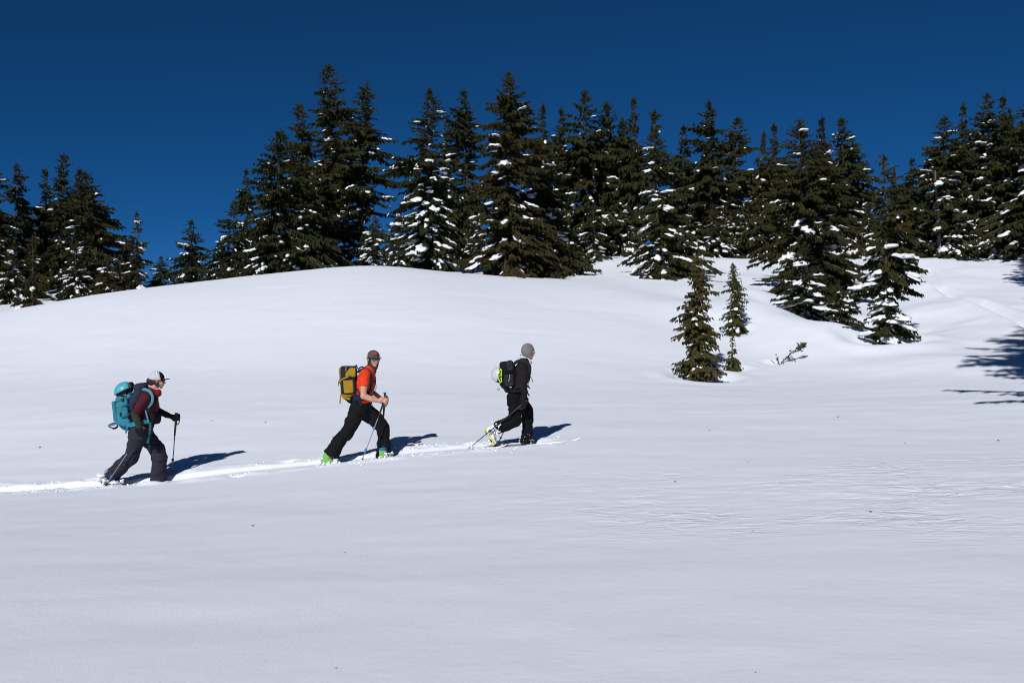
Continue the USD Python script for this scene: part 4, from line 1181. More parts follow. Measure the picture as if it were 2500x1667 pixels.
part('strap_end', ribbon([q1(490, 770, -.16), q1(478, 815, -.17), q1(464, 860, -.17)], .026, .006, (0, -1, 0), 10), teal, bp)
part('compression_strap', ribbon([q1(352, 590, -.12), q1(415, 575, -.155), q1(515, 555, -.15)], .016, .005, (0, -1, 0), 12), teal_dark, bp)
part('compression_strap', ribbon([q1(375, 720, -.10), q1(440, 690, -.165), q1(515, 650, -.15)], .016, .005, (0, -1, 0), 12), teal_dark, bp)
part('buckle', rbox(q1(428, 500, -.16), ID, (.018, .008, .03), .005), black_plastic, bp)
part('buckle', rbox(q1(405, 655, -.17), ID, (.009, .006, .03), .004), black_plastic, bp)
part('strap_loop', tube([q1(370, 740, -.05), q1(300, 765, -.06), q1(285, 780, -.05), q1(300, 795, -.03), q1(375, 775, -.02)], .009, 6, 24), black_cloth, bp, smooth=True)
part('strap_loop', ribbon([q1(395, 745, -.06), q1(345, 762, -.07), q1(300, 772, -.07)], .03, .012, (0, -1, .3), 10), teal, bp)
part('strap_loop', tube([q1(385, 785, -.10), q1(350, 800, -.1), q1(330, 820, -.1), q1(350, 815, -.09), q1(380, 790, -.09)], .004, 6, 20), black_cloth, bp, smooth=True)
hx = frame(unit(q1(380, 330) - q1(520, 440)), (.5, 0, .8))          # the helmet lies on its side, crown up and back
hm = thing('ski_helmet', 'teal ski helmet with black lining strapped on the teal backpack', 'helmet', q1(455, 420))
HM = q1(452, 412)
hax = frame(unit(q1(560, 330) - q1(380, 470)), unit(q1(400, 320) - q1(470, 420)))
shell = blob([('e', HM, hax, (.152, .136, .130))], .008, .01, cuts=[(HM, -(.96 * hax[2] + .20 * hax[0]))], holes=[('e', HM - .005 * hax[2], hax, (.136, .120, .116))])
sh = part('shell', shell, helmet_teal, hm, smooth=30)
for i in range(9):
    a = -1.05 + 2.1 * i / 8
    arc = [HM + .1525 * math.cos(t) * math.cos(a) * hax[0] * 1.0 + .1365 * math.sin(a) * math.cos(t) * hax[1] + .1305 * math.sin(t) * hax[2] for t in np.linspace(.25, 2.9, 15)]
    part('rib', tube(arc, .0035, 6, 20), helmet_teal, sh, smooth=True)
part('lining', blob([('e', HM - .012 * hax[2], hax, (.139, .123, .080))], .008, .01), black_cloth, hm, smooth=True)
part('ear_pad', blob([('e', HM - .06 * hax[2] - .094 * hax[1] * (1 if hax[1][1] > 0 else -1) - .01 * hax[0], hax, (.055, .03, .06))], .007, .01), black_cloth, hm, smooth=True)
part('goggle_clip', rbox(HM + .130 * hax[0] + .02 * hax[2], hax, (.03, .07, .035), .015), black_plastic, hm)
part('chin_strap', ribbon([q1(398, 470, -.12), q1(430, 462, -.16), q1(480, 470, -.15), q1(520, 440, -.13)], .018, .005, (0, -1, 0), 16), black_cloth, hm)
part('chin_strap', ribbon([q1(490, 355, -.12), q1(520, 400, -.15), q1(470, 445, -.16)], .014, .005, (0, -1, .2), 14), black_cloth, hm)

# ================================================================== skier 2: orange T-shirt, ochre pack
D2 = 15.3


def q2(u, v, dy=0.0):
    return P(760 + u * 240 / 1176, 830 + v * 240 / 1176, D2 + dy)


orange = cloth('orange_tee', (0.66, 0.045, 0.011))
black_p = cloth('black_trousers', (0.0065, 0.006, 0.0078), spec=.12)
ochre = cloth('ochre_nylon', (0.30, 0.185, 0.007), rough=.7)
navy_n = cloth('navy_nylon', (0.012, 0.016, 0.032), rough=.7)
navy_b = cloth('blue_hip_belt', (0.008, 0.014, 0.038), rough=.75)
greycap = cloth('grey_cap', (0.085, 0.070, 0.070))
hood_m = cloth('dark_grey_hood', (0.032, 0.036, 0.036))
ochre_band = cloth('ochre_band', (0.40, 0.25, 0.06))
patch_m = cloth('orange_patch', (0.32, 0.065, 0.018))
green_boot = plain('green_boot_shell', (0.16, 0.47, 0.045), .28, .5, coat=.3, var=.1)
boot_blue = plain('blue_boot_liner', (0.012, 0.12, 0.32), .6, .3)
sole_m = plain('boot_sole', (0.02, 0.02, 0.02), .8, .2)

s2 = thing('person', 'person in an orange T-shirt and black trousers, face turned to the camera', 'person', q2(540, 1480))
HC2, HR2 = q2(744, 226), frame((.56, -.83, -.03), (.02, 0, 1))
hp, w2 = head_prims(HC2, HR2, 1.02)
nt2, np2 = q2(897, 668, -.20), q2(588, 1490, -.28)
ft2, fp2 = q2(882, 634, .10), q2(834, 1402, .06)
g2n = nt2 + unit(np2 - nt2) * .075
g2f = ft2 + unit(fp2 - ft2) * .10
wn2, wf2 = q2(828, 730, -.21), q2(822, 690, .12)
arm2 = [('c', q2(642, 410, -.19), q2(628, 560, -.225), .058, .052), ('c', q2(628, 560, -.225), q2(625, 665, -.235), .052, .046),
        ('c', q2(628, 672, -.235), q2(720, 706, -.225), .050, .043), ('c', q2(720, 706, -.225), wn2, .043, .029)]
body = hp + arm2 + [
    ('c', w2(-.02, 0, -.06), q2(690, 390), .058, .066), ('c', q2(690, 390), q2(660, 480), .08, .105, 1.3), ('c', q2(660, 480), q2(605, 760), .105, .10, 1.25),
    ('c', q2(660, 400, -.13), q2(680, 400, .13), .062, .062),
    ('c', q2(695, 410, .18), q2(715, 610, .22), .052, .042), ('c', q2(715, 610, .22), wf2, .042, .028),
    ('c', q2(580, 820, -.09), q2(425, 1110, -.11), .088, .062), ('c', q2(425, 1110, -.11), q2(235, 1360, -.11), .06, .045),
    ('c', q2(620, 820, .09), q2(865, 1040, .09), .088, .062), ('c', q2(865, 1040, .09), q2(868, 1340, .09), .06, .045)]
body += hand_prims(wn2, g2n, np2 - nt2, .0095, 1.12) + hand_prims(wf2, g2f, fp2 - ft2, .0095, 1.1)
part('body', blob(body, .0082, .016), skin, s2, smooth=True)
part('mouth', tube([w2(.080, -.026, -.060), w2(.096, -.013, -.067), w2(.101, 0, -.069), w2(.096, .013, -.067), w2(.080, .026, -.060)], [.003, .0062, .0075, .0062, .003], 8, 16), lips, s2, smooth=True)
part('teeth', tube([w2(.094, -.015, -.063), w2(.1045, 0, -.0655), w2(.094, .015, -.063)], [.002, .0045, .002], 6, 10), teeth, s2, smooth=True)
part('trousers', folds(blob([
    ('c', q2(608, 725), q2(590, 820), .135, .160, 1.2),
    ('c', q2(565, 830, -.09), q2(480, 1000, -.10), .135, .108), ('c', q2(480, 1000, -.10), q2(425, 1110, -.11), .106, .098), ('c', q2(420, 1110, -.11), q2(330, 1210, -.11), .092, .094), ('c', q2(330, 1210, -.11), q2(236, 1378, -.11), .094, .122, 1, True),
    ('c', q2(600, 820, .05), q2(770, 945, .09), .145, .115), ('c', q2(770, 945, .09), q2(855, 1045, .09), .115, .102), ('c', q2(855, 1045, .09), q2(865, 1130, .09), .096, .088), ('c', q2(865, 1130, .09), q2(866, 1404, .09), .088, .126, 1, True),
    ('c', q2(440, 1160, -.11), q2(445, 1178, -.11), .03, .022)], .012, .03,
    holes=[('b', q2(852, 1345, -.02), ID, (.058, .10, .10), .03)]), .013, (9, 9, 14), 31), black_p, s2, smooth=True)
part('t_shirt', folds(blob([
    ('c', q2(690, 385), q2(660, 480), .108, .140, 1.3), ('c', q2(660, 480), q2(620, 690), .140, .132, 1.25), ('c', q2(620, 690), q2(600, 740), .13, .13, 1.25),
    ('c', q2(655, 405, -.13), q2(690, 405, .13), .080, .080),
    ('c', q2(640, 412, -.185), q2(634, 555, -.225), .078, .070, 1, True), ('c', q2(700, 412, .185), q2(712, 540, .21), .076, .068, 1, True)], .011, .03), .008, (10, 10, 12), 32), orange, s2, smooth=True)
# headgear: cap over a thin hood that covers neck, ears and chin
part('hood', folds(blob([('e', w2(-.018, 0, .018), HR2, (.104, .090, .10)), ('c', w2(-.03, 0, -.05), q2(712, 372), .074, .066), ('c', w2(.0, -.062, -.05), w2(.060, -.022, -.112), .030, .026), ('c', w2(.0, .062, -.05), w2(.060, .022, -.112), .030, .026), ('c', w2(.05, 0, -.125), q2(745, 362, -.04), .040, .045)],
     .007, .02, holes=[('e', w2(.090, 0, -.022), HR2, (.085, .072, .098))]), .004, (20, 20, 26), 33), hood_m, s2, smooth=True)
capw = blob([('e', w2(-.008, 0, .034), HR2, (.112, .096, .102))], .007, .01, cuts=[(w2(0, 0, .022), -HR2[2] + .02 * HR2[0])])
cp = part('cap', capw, greycap, s2, smooth=True)
part('cap_brim', brim_mesh(w2, .105, .105, .034, .016, 70, -.02, .009), greycap, cp)
pc = w2(.086, -.022, .086)
pn = unit(pc - w2(-.008, 0, .03))
pf = frame(pn, HR2[2])
part('cap_patch', rbox(pc, pf, (.006, .034, .030), .004), patch_m, cp, smooth=40)
band = [w2(-.025 + .006 * math.sin(3 * t), -.100 * math.cos(t), .005 + .118 * math.sin(t)) for t in np.linspace(-.05, math.pi + .05, 19)]
part('ochre_head_strap', ribbon(band, .034, .007, np.array([HR2[1] * -math.cos(t) + HR2[2] * math.sin(t) for t in np.linspace(0, math.pi, 19)]), 40), ochre_band, s2, smooth=40)
glasses(s2, w2, black_plastic, lens_m, HR2, 1.06)


def ski_boot(root, top, ankle, heel, toe, shell_m, seed, strap_m=None, r=1.0, side=-1, snow_n=20):
    """A ski boot: tall cuff, foot shell, lugged sole, buckles."""
    a = unit(toe - heel)
    up = unit((top - ankle) - ((top - ankle) @ a) * a * .2)
    Rb = frame(a, up)
    L = np.linalg.norm(toe - heel)
    b = part('boot', blob([('c', top, ankle, .078 * r, .070 * r), ('c', heel + Rb[2] * .065 + Rb[0] * .055, heel + Rb[2] * .055 + Rb[0] * (L * .55), .052 * r, .054 * r, .95),
                           ('c', heel + Rb[2] * .055 + Rb[0] * (L * .55), toe + Rb[2] * .042 - Rb[0] * .045, .054 * r, .040 * r)], .0075, .035, cuts=[(top, top - ankle)]), shell_m, root, smooth=True)
    part('sole', join([rbox(heel + Rb[0] * .055 + Rb[2] * .008, Rb, (.055, .038, .014), .006), rbox(toe - Rb[0] * .065 + Rb[2] * .008, Rb, (.065, .040, .013), .006), rbox(heel + Rb[0] * L / 2 + Rb[2] * .016, Rb, (L / 2 - .02, .034, .010), .005)]), sole_m, b, smooth=40)
    for k, (c, off) in enumerate([(top + (ankle - top) * .30, .072), (top + (ankle - top) * .68, .069), (heel + Rb[0] * L * .5 + Rb[2] * .085, .048), (heel + Rb[0] * L * .68 + Rb[2] * .070, .044)]):
        part('buckle', join([rbox(c + Rb[1] * side * off * r + Rb[0] * .012, Rb, (.034, .007, .009), .004), rbox(c + Rb[1] * side * off * r * .7 + Rb[0] * .048, Rb, (.018, .025, .006), .004)]), steel, b, smooth=40)
    return b


b2 = ski_boot(s2, q2(215, 1338, -.11), q2(190, 1420, -.11), q2(112, 1492, -.11), q2(300, 1496, -.11), green_boot, 1)
snow_on('snow_on_boot', s2, [q2(130, 1440, -.17), q2(125, 1485, -.15), q2(215, 1480, -.18), q2(290, 1450, -.17), q2(300, 1485, -.14), q2(110, 1495, -.1), q2(330, 1490, -.12)], .022, 60, 4, .035)
b3 = ski_boot(s2, q2(856, 1300, .06), q2(860, 1370, .06), q2(800, 1408, .06), q2(985, 1416, .06), green_boot, 2)
part('boot_liner', tube([q2(855, 1282, .05), q2(857, 1312, .05)], [.070, .074], 16, 4), boot_blue, b3, smooth=50)
snow_on('snow_on_boot', s2, [q2(900, 1370, -.02), q2(940, 1395, -.03), q2(880, 1400, -.03), q2(820, 1395, -.04), q2(960, 1350, -.02)], .015, 30, 5, .03)
ski_pole('silver ski pole with blue clamps held by the orange-shirted skier', nt2, np2, .30, (.33,), POLE, blue_plastic, clamp_at=(.47 * np.linalg.norm(np2 - nt2), .785 * np.linalg.norm(np2 - nt2)), basket=.022)
ski_pole('black ski pole with a looped grip top before the front knee of the orange-shirted skier', ft2, fp2, .36, (.45,), dict(POLE, lower=alu_dark), black_plastic, basket=.03)

# the ochre and navy pack
bp = thing('backpack', 'ochre and navy backpack on the back of the skier in the orange T-shirt', 'backpack', q2(440, 740))
tl = frame((1, 0, .06), (-.06, 0, 1))
part('main_compartment', folds(blob([('b', q2(448, 480), tl, (.108, .150, .205), .055), ('c', q2(440, 640), q2(478, 700), .105, .075, 1.35), ('b', q2(520, 500), tl, (.03, .13, .21), .02)], .011, .03), .006, (12, 9, 10), 40), navy_n, bp, smooth=True)
part('side_panel', folds(blob([('b', q2(446, 556, -.142), tl, (.074, .020, .100), .016)], .008, .01), .006, (16, 9, 12), 41), ochre, bp, smooth=True)
sp = blob([('b', q2(468, 388, -.142), tl, (.080, .020, .070), .016)], .008, .01, cuts=[(q2(440, 385), (-.80, 0, .60))])
part('upper_side_panel', folds(sp, .005, (16, 9, 12), 42), ochre, bp, smooth=True)
part('back_panel', folds(blob([('b', q2(364, 395, 0), frame((1, 0, .10), (-.10, 0, 1)), (.022, .125, .088), .016), ('b', q2(362, 560, 0), tl, (.012, .06, .10), .010)], .009, .015), .005, (12, 12, 12), 43), ochre, bp, smooth=True)
part('top_lid', folds(blob([('b', q2(445, 328, 0), frame((1, 0, .01)), (.10, .13, .022), .018)], .009, .01), .005, (12, 12, 12), 44), navy_n, bp, smooth=True)
part('lid_stripe', ribbon([q2(420, 322, -.135), q2(412, 350, -.155), q2(416, 375, -.158)], .014, .006, (0, -1, 0), 10), ochre, bp)
part('side_strap', ribbon([q2(345, 505, -.08), q2(372, 468, -.155), q2(440, 442, -.168), q2(525, 428, -.15)], [.03, .028, .022, .020], .007, [(-.8, -.6, 0), (-.2, -1, 0), (0, -1, 0), (0, -1, 0)], 16), ochre, bp)
part('side_strap', ribbon([q2(350, 655, -.08), q2(380, 662, -.150), q2(440, 668, -.165), q2(500, 655, -.145)], [.03, .03, .028, .022], .010, [(-.8, -.6, 0), (-.2, -1, 0), (0, -1, 0), (0, -1, 0)], 16), ochre, bp)
part('base_panel', folds(blob([('b', q2(425, 688, -.10), frame((1, 0, -.22)), (.062, .05, .026), .018)], .008, .01), .004, (14, 9, 14), 45), ochre, bp, smooth=True)
part('strap_end', ribbon([q2(352, 650, -.09), q2(348, 700, -.10), q2(342, 762, -.10)], .022, .006, (0, -1, 0), 10), ochre, bp)
part('strap_end', ribbon([q2(342, 470, -.05), q2(330, 490, -.06), q2(325, 550, -.06)], .012, .005, (0, -1, 0), 10), navy_n, bp)
part('strap_end', ribbon([q2(345, 455, -.07), q2(336, 480, -.08), q2(338, 520, -.08)], .02, .006, (0, -1, 0), 10), ochre, bp)
part('buckle', rbox(q2(460, 438, -.172), ID, (.024, .007, .013), .004), black_plastic, bp)
part('buckle', rbox(q2(486, 660, -.166), ID, (.012, .007, .016), .004), black_plastic, bp)
part('haul_loop', tube([q2(535, 330, 0), q2(540, 300, 0), q2(548, 320, 0), q2(552, 345, 0)], .009, 6, 14), navy_n, bp, smooth=True)
part('load_strap', tube([q2(560, 350, -.10), q2(580, 330, -.11), q2(605, 322, -.12), q2(640, 345, -.13)], .010, 6, 14), black_cloth, bp, smooth=True)
part('shoulder_strap', ribbon([q2(545, 385, -.11), q2(600, 352, -.145), q2(660, 350, -.165), q2(708, 400, -.175), q2(728, 470, -.168), q2(722, 560, -.160), q2(705, 620, -.155), q2(600, 640, -.17), q2(540, 560, -.17)], [.045, .052, .056, .056, .052, .05, .03, .018, .018], .018, [(-.2, -.5, .8), (0, -.6, .8), (.4, -.8, .5), (.7, -.8, .2), (.7, -.8, 0), (.6, -.9, -.1), (.4, -.9, -.1), (0, -1, 0), (0, -1, 0)], 46), navy_n, bp, smooth=40)
part('shoulder_strap', ribbon([q2(560, 385, .11), q2(620, 352, .145), q2(690, 355, .165), q2(745, 410, .17), q2(755, 490, .165), q2(735, 600, .16), q2(600, 650, .17)], .05, .018, [(-.2, .5, .8), (0, .6, .8), (.4, .8, .5), (.7, .8, .2), (.7, .8, 0), (.6, .9, -.1), (0, 1, 0)], 36), navy_n, bp, smooth=40)
part('chest_strap', ribbon([q2(735, 480, -.16), q2(762, 492, -.08), q2(768, 500, .06), q2(755, 500, .15)], .02, .005, [(.6, -.8, 0), (1, -.3, 0), (1, .3, 0), (.6, .8, 0)], 14), black_cloth, bp)
part('strap_end', ribbon([q2(760, 492, -.09), q2(772, 530, -.10), q2(770, 603, -.10)], .010, .004, (.3, -1, 0), 10), black_cloth, bp)
part('hip_belt', ribbon([q2(505, 690, -.12), q2(555, 690, -.195), q2(620, 685, -.20), q2(690, 680, -.15), q2(722, 675, -.03), q2(722, 675, .08)], [.12, .11, .095, .07, .05, .05], .024, [(0, -1, 0), (-.1, -1, 0), (.1, -1, 0), (.6, -.8, 0), (1, -.2, 0), (1, .3, 0)], 30), navy_b, bp, smooth=40)
part('strap_end', ribbon([q2(560, 700, -.22), q2(585, 750, -.225), q2(610, 788, -.225)], .024, .006, (0, -1, 0), 10), navy_b, bp)
part('strap_end', ribbon([q2(715, 700, -.10), q2(722, 755, -.12), q2(735, 805, -.12)], .014, .005, (.3, -1, 0), 10), black_cloth, bp)

# ================================================================== skier 3: dark top, black pack with a pale helmet
D3 = 16.1


def q3(u, v, dy=0.0):
    return P(1130 + u * 300 / 1568, 820 + v * 300 / 1568, D3 + dy)


brown_top = cloth('dark_brown_top', (0.012, 0.008, 0.009))
black_p3 = cloth('black_shell_trousers', (0.0042, 0.0044, 0.006), spec=.12)
grey_knit = cloth('grey_knit', (0.185, 0.172, 0.160), bump=.6)
pale_buff = cloth('pale_neck_gaiter', (0.52, 0.52, 0.60))
char_n = cloth('charcoal_nylon', (0.018, 0.0185, 0.022), rough=.7)
black_n = cloth('black_nylon', (0.005, 0.005, 0.006), rough=.7)
helm_clear = plain('pale_grey_helmet', (0.52, 0.53, 0.56), .25, .5, var=.12, vscale=9)
lime = plain('lime_print', (0.40, 0.72, 0.02), .5, .3)
white_boot = plain('white_boot_shell', (0.74, 0.75, 0.74), .35, .45, var=.06)
lime_boot = plain('lime_boot_trim', (0.52, 0.60, 0.06), .4, .4)

s3 = thing('person', 'person in a grey knit hat and all dark clothes striding right', 'person', q3(700, 1380))
HC3, HR3 = q3(834, 205), frame((.84, .53, -.05), (.04, 0, 1))
hp, w3 = head_prims(HC3, HR3, 1.0)
nt3, np3 = q3(815, 824, -.27), q3(58, 1448, -.20)
ft3, fp3 = q3(722, 815, .24), q3(455, 1358, .22)
g3n = nt3 + unit(np3 - nt3) * .06
g3f = ft3 + unit(fp3 - ft3) * .06
wn3, wf3 = q3(782, 745, -.25), q3(735, 770, .22)
body = hp + [
    ('c', w3(-.02, 0, -.06), q3(790, 350), .056, .064), ('c', q3(790, 350), q3(765, 450), .07, .10, 1.3), ('c', q3(765, 450), q3(705, 740), .10, .095, 1.25),
    ('c', q3(765, 385, -.13), q3(775, 385, .13), .062, .062),
    ('c', q3(768, 395, -.185), q3(772, 580, -.235), .052, .042), ('c', q3(772, 580, -.235), wn3, .042, .028),
    ('c', q3(790, 395, .185), q3(760, 590, .22), .052, .042), ('c', q3(760, 590, .22), wf3, .042, .028),
    ('c', q3(665, 780, -.09), q3(670, 1075, -.10), .088, .062), ('c', q3(670, 1075, -.10), q3(420, 1185, -.10), .06, .045),
    ('c', q3(720, 780, .09), q3(830, 1055, .09), .088, .062), ('c', q3(830, 1055, .09), q3(815, 1340, .09), .06, .045)]
body += hand_prims(wn3, g3n, np3 - nt3, .0085) + hand_prims(wf3, g3f, fp3 - ft3, .0085)
part('body', blob(body, .009, .018), skin, s3, smooth=True)
part('mouth', hull((w3(.098, -.016, -.066), .0045), (w3(.098, .016, -.066), .0045), (w3(.101, 0, -.068), .006)), lips, s3, smooth=True)
part('trousers', folds(blob([
    ('c', q3(700, 700), q3(685, 790), .125, .150, 1.22),
    ('c', q3(650, 800, -.09), q3(665, 960, -.10), .118, .100), ('c', q3(665, 960, -.10), q3(672, 1075, -.10), .100, .098), ('c', q3(668, 1085, -.10), q3(560, 1125, -.10), .094, .096), ('c', q3(560, 1125, -.10), q3(425, 1178, -.10), .096, .102, 1, True),
    ('c', q3(735, 790, .08), q3(815, 960, .09), .115, .098), ('c', q3(815, 960, .09), q3(832, 1065, .09), .098, .090), ('c', q3(828, 1070, .09), q3(824, 1200, .09), .082, .084), ('c', q3(824, 1200, .09), q3(814, 1368, .09), .084, .102, 1, True)], .012, .03), .013, (9, 9, 14), 51), black_p3, s3, smooth=True)
part('long_sleeved_top', folds(blob([
    ('c', q3(790, 345), q3(760, 450), .098, .130, 1.3), ('c', q3(760, 450), q3(705, 720), .132, .125, 1.25),
    ('c', q3(765, 385, -.13), q3(780, 385, .13), .078, .078),
    ('c', q3(768, 395, -.18), q3(772, 580, -.235), .078, .062), ('c', q3(772, 580, -.235), q3(783, 752, -.25), .062, .050),
    ('c', q3(790, 395, .18), q3(762, 590, .22), .072, .058), ('c', q3(762, 590, .22), wf3, .056, .046)], .011, .03), .009, (9, 9, 13), 52), brown_top, s3, smooth=True)
part('glove', blob(hand_prims(wn3, g3n, np3 - nt3, .0115, 1.3) + [('c', q3(782, 735, -.25), q3(788, 790, -.26), .050, .045)], .006, .012), black_cloth, s3, smooth=True)
part('glove', blob(hand_prims(wf3, g3f, fp3 - ft3, .0115, 1.25), .006, .012), black_cloth, s3, smooth=True)
part('neck_gaiter', folds(blob([('c', q3(775, 272), q3(838, 335, -.02), .062, .056, 1.15)], .008, .02, cuts=[(q3(800, 262), HC3 - q3(770, 400))]), .007, (14, 14, 20), 53), pale_buff, s3, smooth=True)
part('knit_hat', folds(blob([('e', w3(-.012, 0, .030), HR3, (.110, .094, .112)), ('c', w3(-.03, -.05, -.01), w3(-.02, -.045, -.06), .045, .038), ('c', w3(-.03, .05, -.01), w3(-.02, .045, -.06), .045, .038), ('c', w3(-.06, 0, 0), w3(-.045, 0, -.06), .05, .05)], .007, .03, cuts=[(w3(.05, 0, .0), (HR3[0] * .75 - HR3[2] * .75)), ]), .003, (30, 30, 30), 54), grey_knit, s3, smooth=True)
glasses(s3, w3, white_plastic, lens_dark, HR3, 1.08)
ski_boot(s3, q3(418, 1165, -.10), q3(352, 1225, -.10), q3(272, 1190, -.10), q3(392, 1398, -.10), white_boot, 3)
rb = [q for q in s3.GetChildren() if q.GetName() == 'boot'][0]
bh, bt_ = q3(272, 1190, -.10), q3(392, 1398, -.10)
part('lime_trim', rbox((bh + bt_) / 2 + q3(366, 1300, -.165) - q3(340, 1300, -.10), frame(bt_ - bh, q3(480, 1200) - q3(380, 1280)), (.085, .004, .010), .003), lime_boot, rb, smooth=40)
part('lime_trim', rbox(bh + .03 * unit(bt_ - bh) + np.array([.0, -.036, .022]), frame(bt_ - bh, q3(480, 1200) - q3(380, 1280)), (.03, .02, .018), .008), lime_boot, rb, smooth=40)
part('lime_trim', rbox(bt_ - .03 * unit(bt_ - bh) + np.array([.01, -.03, .014]), frame(bt_ - bh, q3(480, 1200) - q3(380, 1280)), (.03, .02, .018), .008), lime_boot, rb, smooth=40)
ski_boot(s3, q3(815, 1310, .08), q3(812, 1350, .08), q3(770, 1384, .08), q3(905, 1380, .08), black_plastic, 4)
snow_on('snow_on_trousers', s3, [q3(400, 1120, -.19), q3(450, 1160, -.19), q3(455, 1200, -.19), q3(410, 1235, -.17), q3(430, 1180, -.2)], .015, 40, 6, .045)
snow_on('snow_on_boot', s3, [q3(840, 1365, -.02), q3(800, 1310, -.02), q3(850, 1250, 0), q3(760, 1330, 0)], .010, 12, 7, .05)
ski_pole('long black ski pole trailing behind the skier with the grey hat, basket caked with snow', nt3, np3, .30, (.62,), dict(POLE, lower=black_plastic, basket=white_plastic), black_plastic, basket=.05)
ski_pole('short visible end of a black ski pole beyond the raised white boot', ft3, fp3, .30, (.5,), dict(POLE, lower=black_plastic), black_plastic, basket=.02)

# the black pack and its helmet
bp = thing('backpack', 'black and charcoal backpack on the back of the skier with the grey hat', 'backpack', q3(560, 720))
tl = frame((1, 0, .12), (-.12, 0, 1))
part('main_compartment', folds(blob([('b', q3(585, 500), tl, (.115, .145, .20), .06), ('c', q3(560, 600), q3(585, 660), .115, .085, 1.3), ('b', q3(560, 385), frame((1, 0, .25)), (.11, .14, .075), .045)], .011, .03), .009, (12, 9, 10), 60), black_n, bp, smooth=True)
part('lid', folds(blob([('b', q3(555, 355), frame((1, 0, .14)), (.105, .145, .040), .032)], .010, .02), .006, (12, 9, 12), 61), black_n, bp, smooth=True)
part('side_panel', folds(blob([('b', q3(596, 385, -.145), tl, (.055, .018, .075), .014)], .008, .01), .006, (14, 9, 12), 62), char_n, bp, smooth=True)
part('side_panel', folds(blob([('b', q3(590, 565, -.148), tl, (.072, .020, .095), .016)], .008, .01), .006, (14, 9, 12), 63), char_n, bp, smooth=True)
part('zip', tube([q3(600, 490, -.172), q3(594, 535, -.174), q3(584, 578, -.172)], .0035, 6, 10), pale_buff, bp, smooth=True)
part('small_label', rbox(q3(610, 655, -.150), ID, (.022, .003, .005), .002), pale_buff, bp)
part('compression_strap', ribbon([q3(480, 470, -.12), q3(560, 468, -.168), q3(650, 455, -.15)], .02, .005, (0, -1, 0), 12), black_n, bp)
part('strap_end', ribbon([q3(560, 330, -.14), q3(556, 390, -.166), q3(552, 450, -.168)], .02, .005, (0, -1, 0), 12), black_n, bp)
part('shoulder_strap', ribbon([q3(640, 370, -.11), q3(700, 318, -.15), q3(770, 312, -.165), q3(828, 350, -.175), q3(850, 430, -.17), q3(838, 500, -.165), q3(790, 600, -.17), q3(690, 660, -.17)], [.05, .06, .064, .06, .05, .035, .02, .02], .018, [(-.2, -.5, .8), (0, -.6, .8), (.4, -.8, .5), (.7, -.8, .2), (.7, -.8, 0), (.6, -.9, -.1), (.3, -1, 0), (0, -1, 0)], 42), char_n, bp, smooth=40)
part('shoulder_strap', ribbon([q3(650, 370, .11), q3(720, 318, .15), q3(790, 312, .165), q3(848, 360, .175), q3(858, 450, .17), q3(820, 590, .17), q3(700, 670, .17)], .05, .018, [(-.2, .5, .8), (0, .6, .8), (.4, .8, .5), (.7, .8, .2), (.7, .8, 0), (.6, .9, -.1), (0, 1, 0)], 34), char_n, bp, smooth=40)
part('strap_end', tube([q3(848, 490, -.12), q3(870, 530, -.12), q3(895, 592, -.12)], .006, 6, 10), black_n, bp, smooth=True)
part('strap_end', tube([q3(838, 500, -.10), q3(852, 560, -.10), q3(838, 610, -.10), q3(836, 640, -.10)], .005, 6, 14), black_n, bp, smooth=True)
part('strap_end', ribbon([q3(812, 620, -.08), q3(835, 645, -.09), q3(856, 668, -.09)], .022, .008, (0, -1, .2), 8), black_n, bp)
part('hip_belt', ribbon([q3(600, 700, -.13), q3(660, 702, -.19), q3(740, 700, -.19), q3(800, 700, -.13), q3(822, 700, 0), q3(815, 700, .09)], [.07, .065, .05, .04, .035, .035], .02, [(0, -1, 0), (-.1, -1, 0), (.1, -1, 0), (.7, -.7, 0), (1, 0, 0), (1, .3, 0)], 26), black_n, bp, smooth=40)
part('strap_end', ribbon([q3(818, 690, -.09), q3(832, 735, -.1), q3(850, 765, -.1)], .02, .006, (.2, -1, 0), 10), black_n, bp)
part('haul_loop', tube([q3(742, 262, -.03), q3(732, 238, -.03), q3(740, 250, -.02), q3(752, 280, -.02)], .006, 6, 12), black_n, bp, smooth=True)
part('gear_loop', tube([q3(458, 665, -.06), q3(446, 685, -.07), q3(456, 692, -.07), q3(466, 672, -.06)], .004, 6, 16), black_plastic, bp, smooth=True)
hm = thing('ski_helmet', 'pale grey ski helmet with lime lettering strapped to the black backpack', 'helmet', q3(430, 510))
HM = q3(468, 500)
hax = frame((.25, 0, 1.0), unit(q3(360, 510) - q3(470, 500)))
ppl = HM + .012 * hax[2]
sh = part('shell', blob([('e', HM, hax, (.132, .118, .140))], .008, .01, cuts=[(ppl, -hax[2])], holes=[('e', HM - .012 * hax[2], hax, (.118, .104, .128))]), helm_clear, hm, smooth=30)
for i in range(5):
    a = -.9 + 1.8 * i / 4
    part('ridge', tube([HM + .1325 * math.sin(a) * hax[0] - .1185 * math.cos(t) * math.cos(a) * hax[1] * 1.0 + .1405 * math.sin(t) * math.cos(a) * hax[2] for t in np.linspace(.35, 2.8, 13)], .003, 6, 18), helm_clear, sh, smooth=True)
part('lining', blob([('e', HM + .0 * hax[2], hax, (.126, .112, .060))], .008, .01), black_cloth, hm, smooth=True)
ear = part('side_guard', blob([('b', q3(482, 500, -.125), frame((1, 0, -.1), (.1, 0, 1)), (.036, .022, .118), .022)], .008, .01), black_plastic, hm, smooth=True)
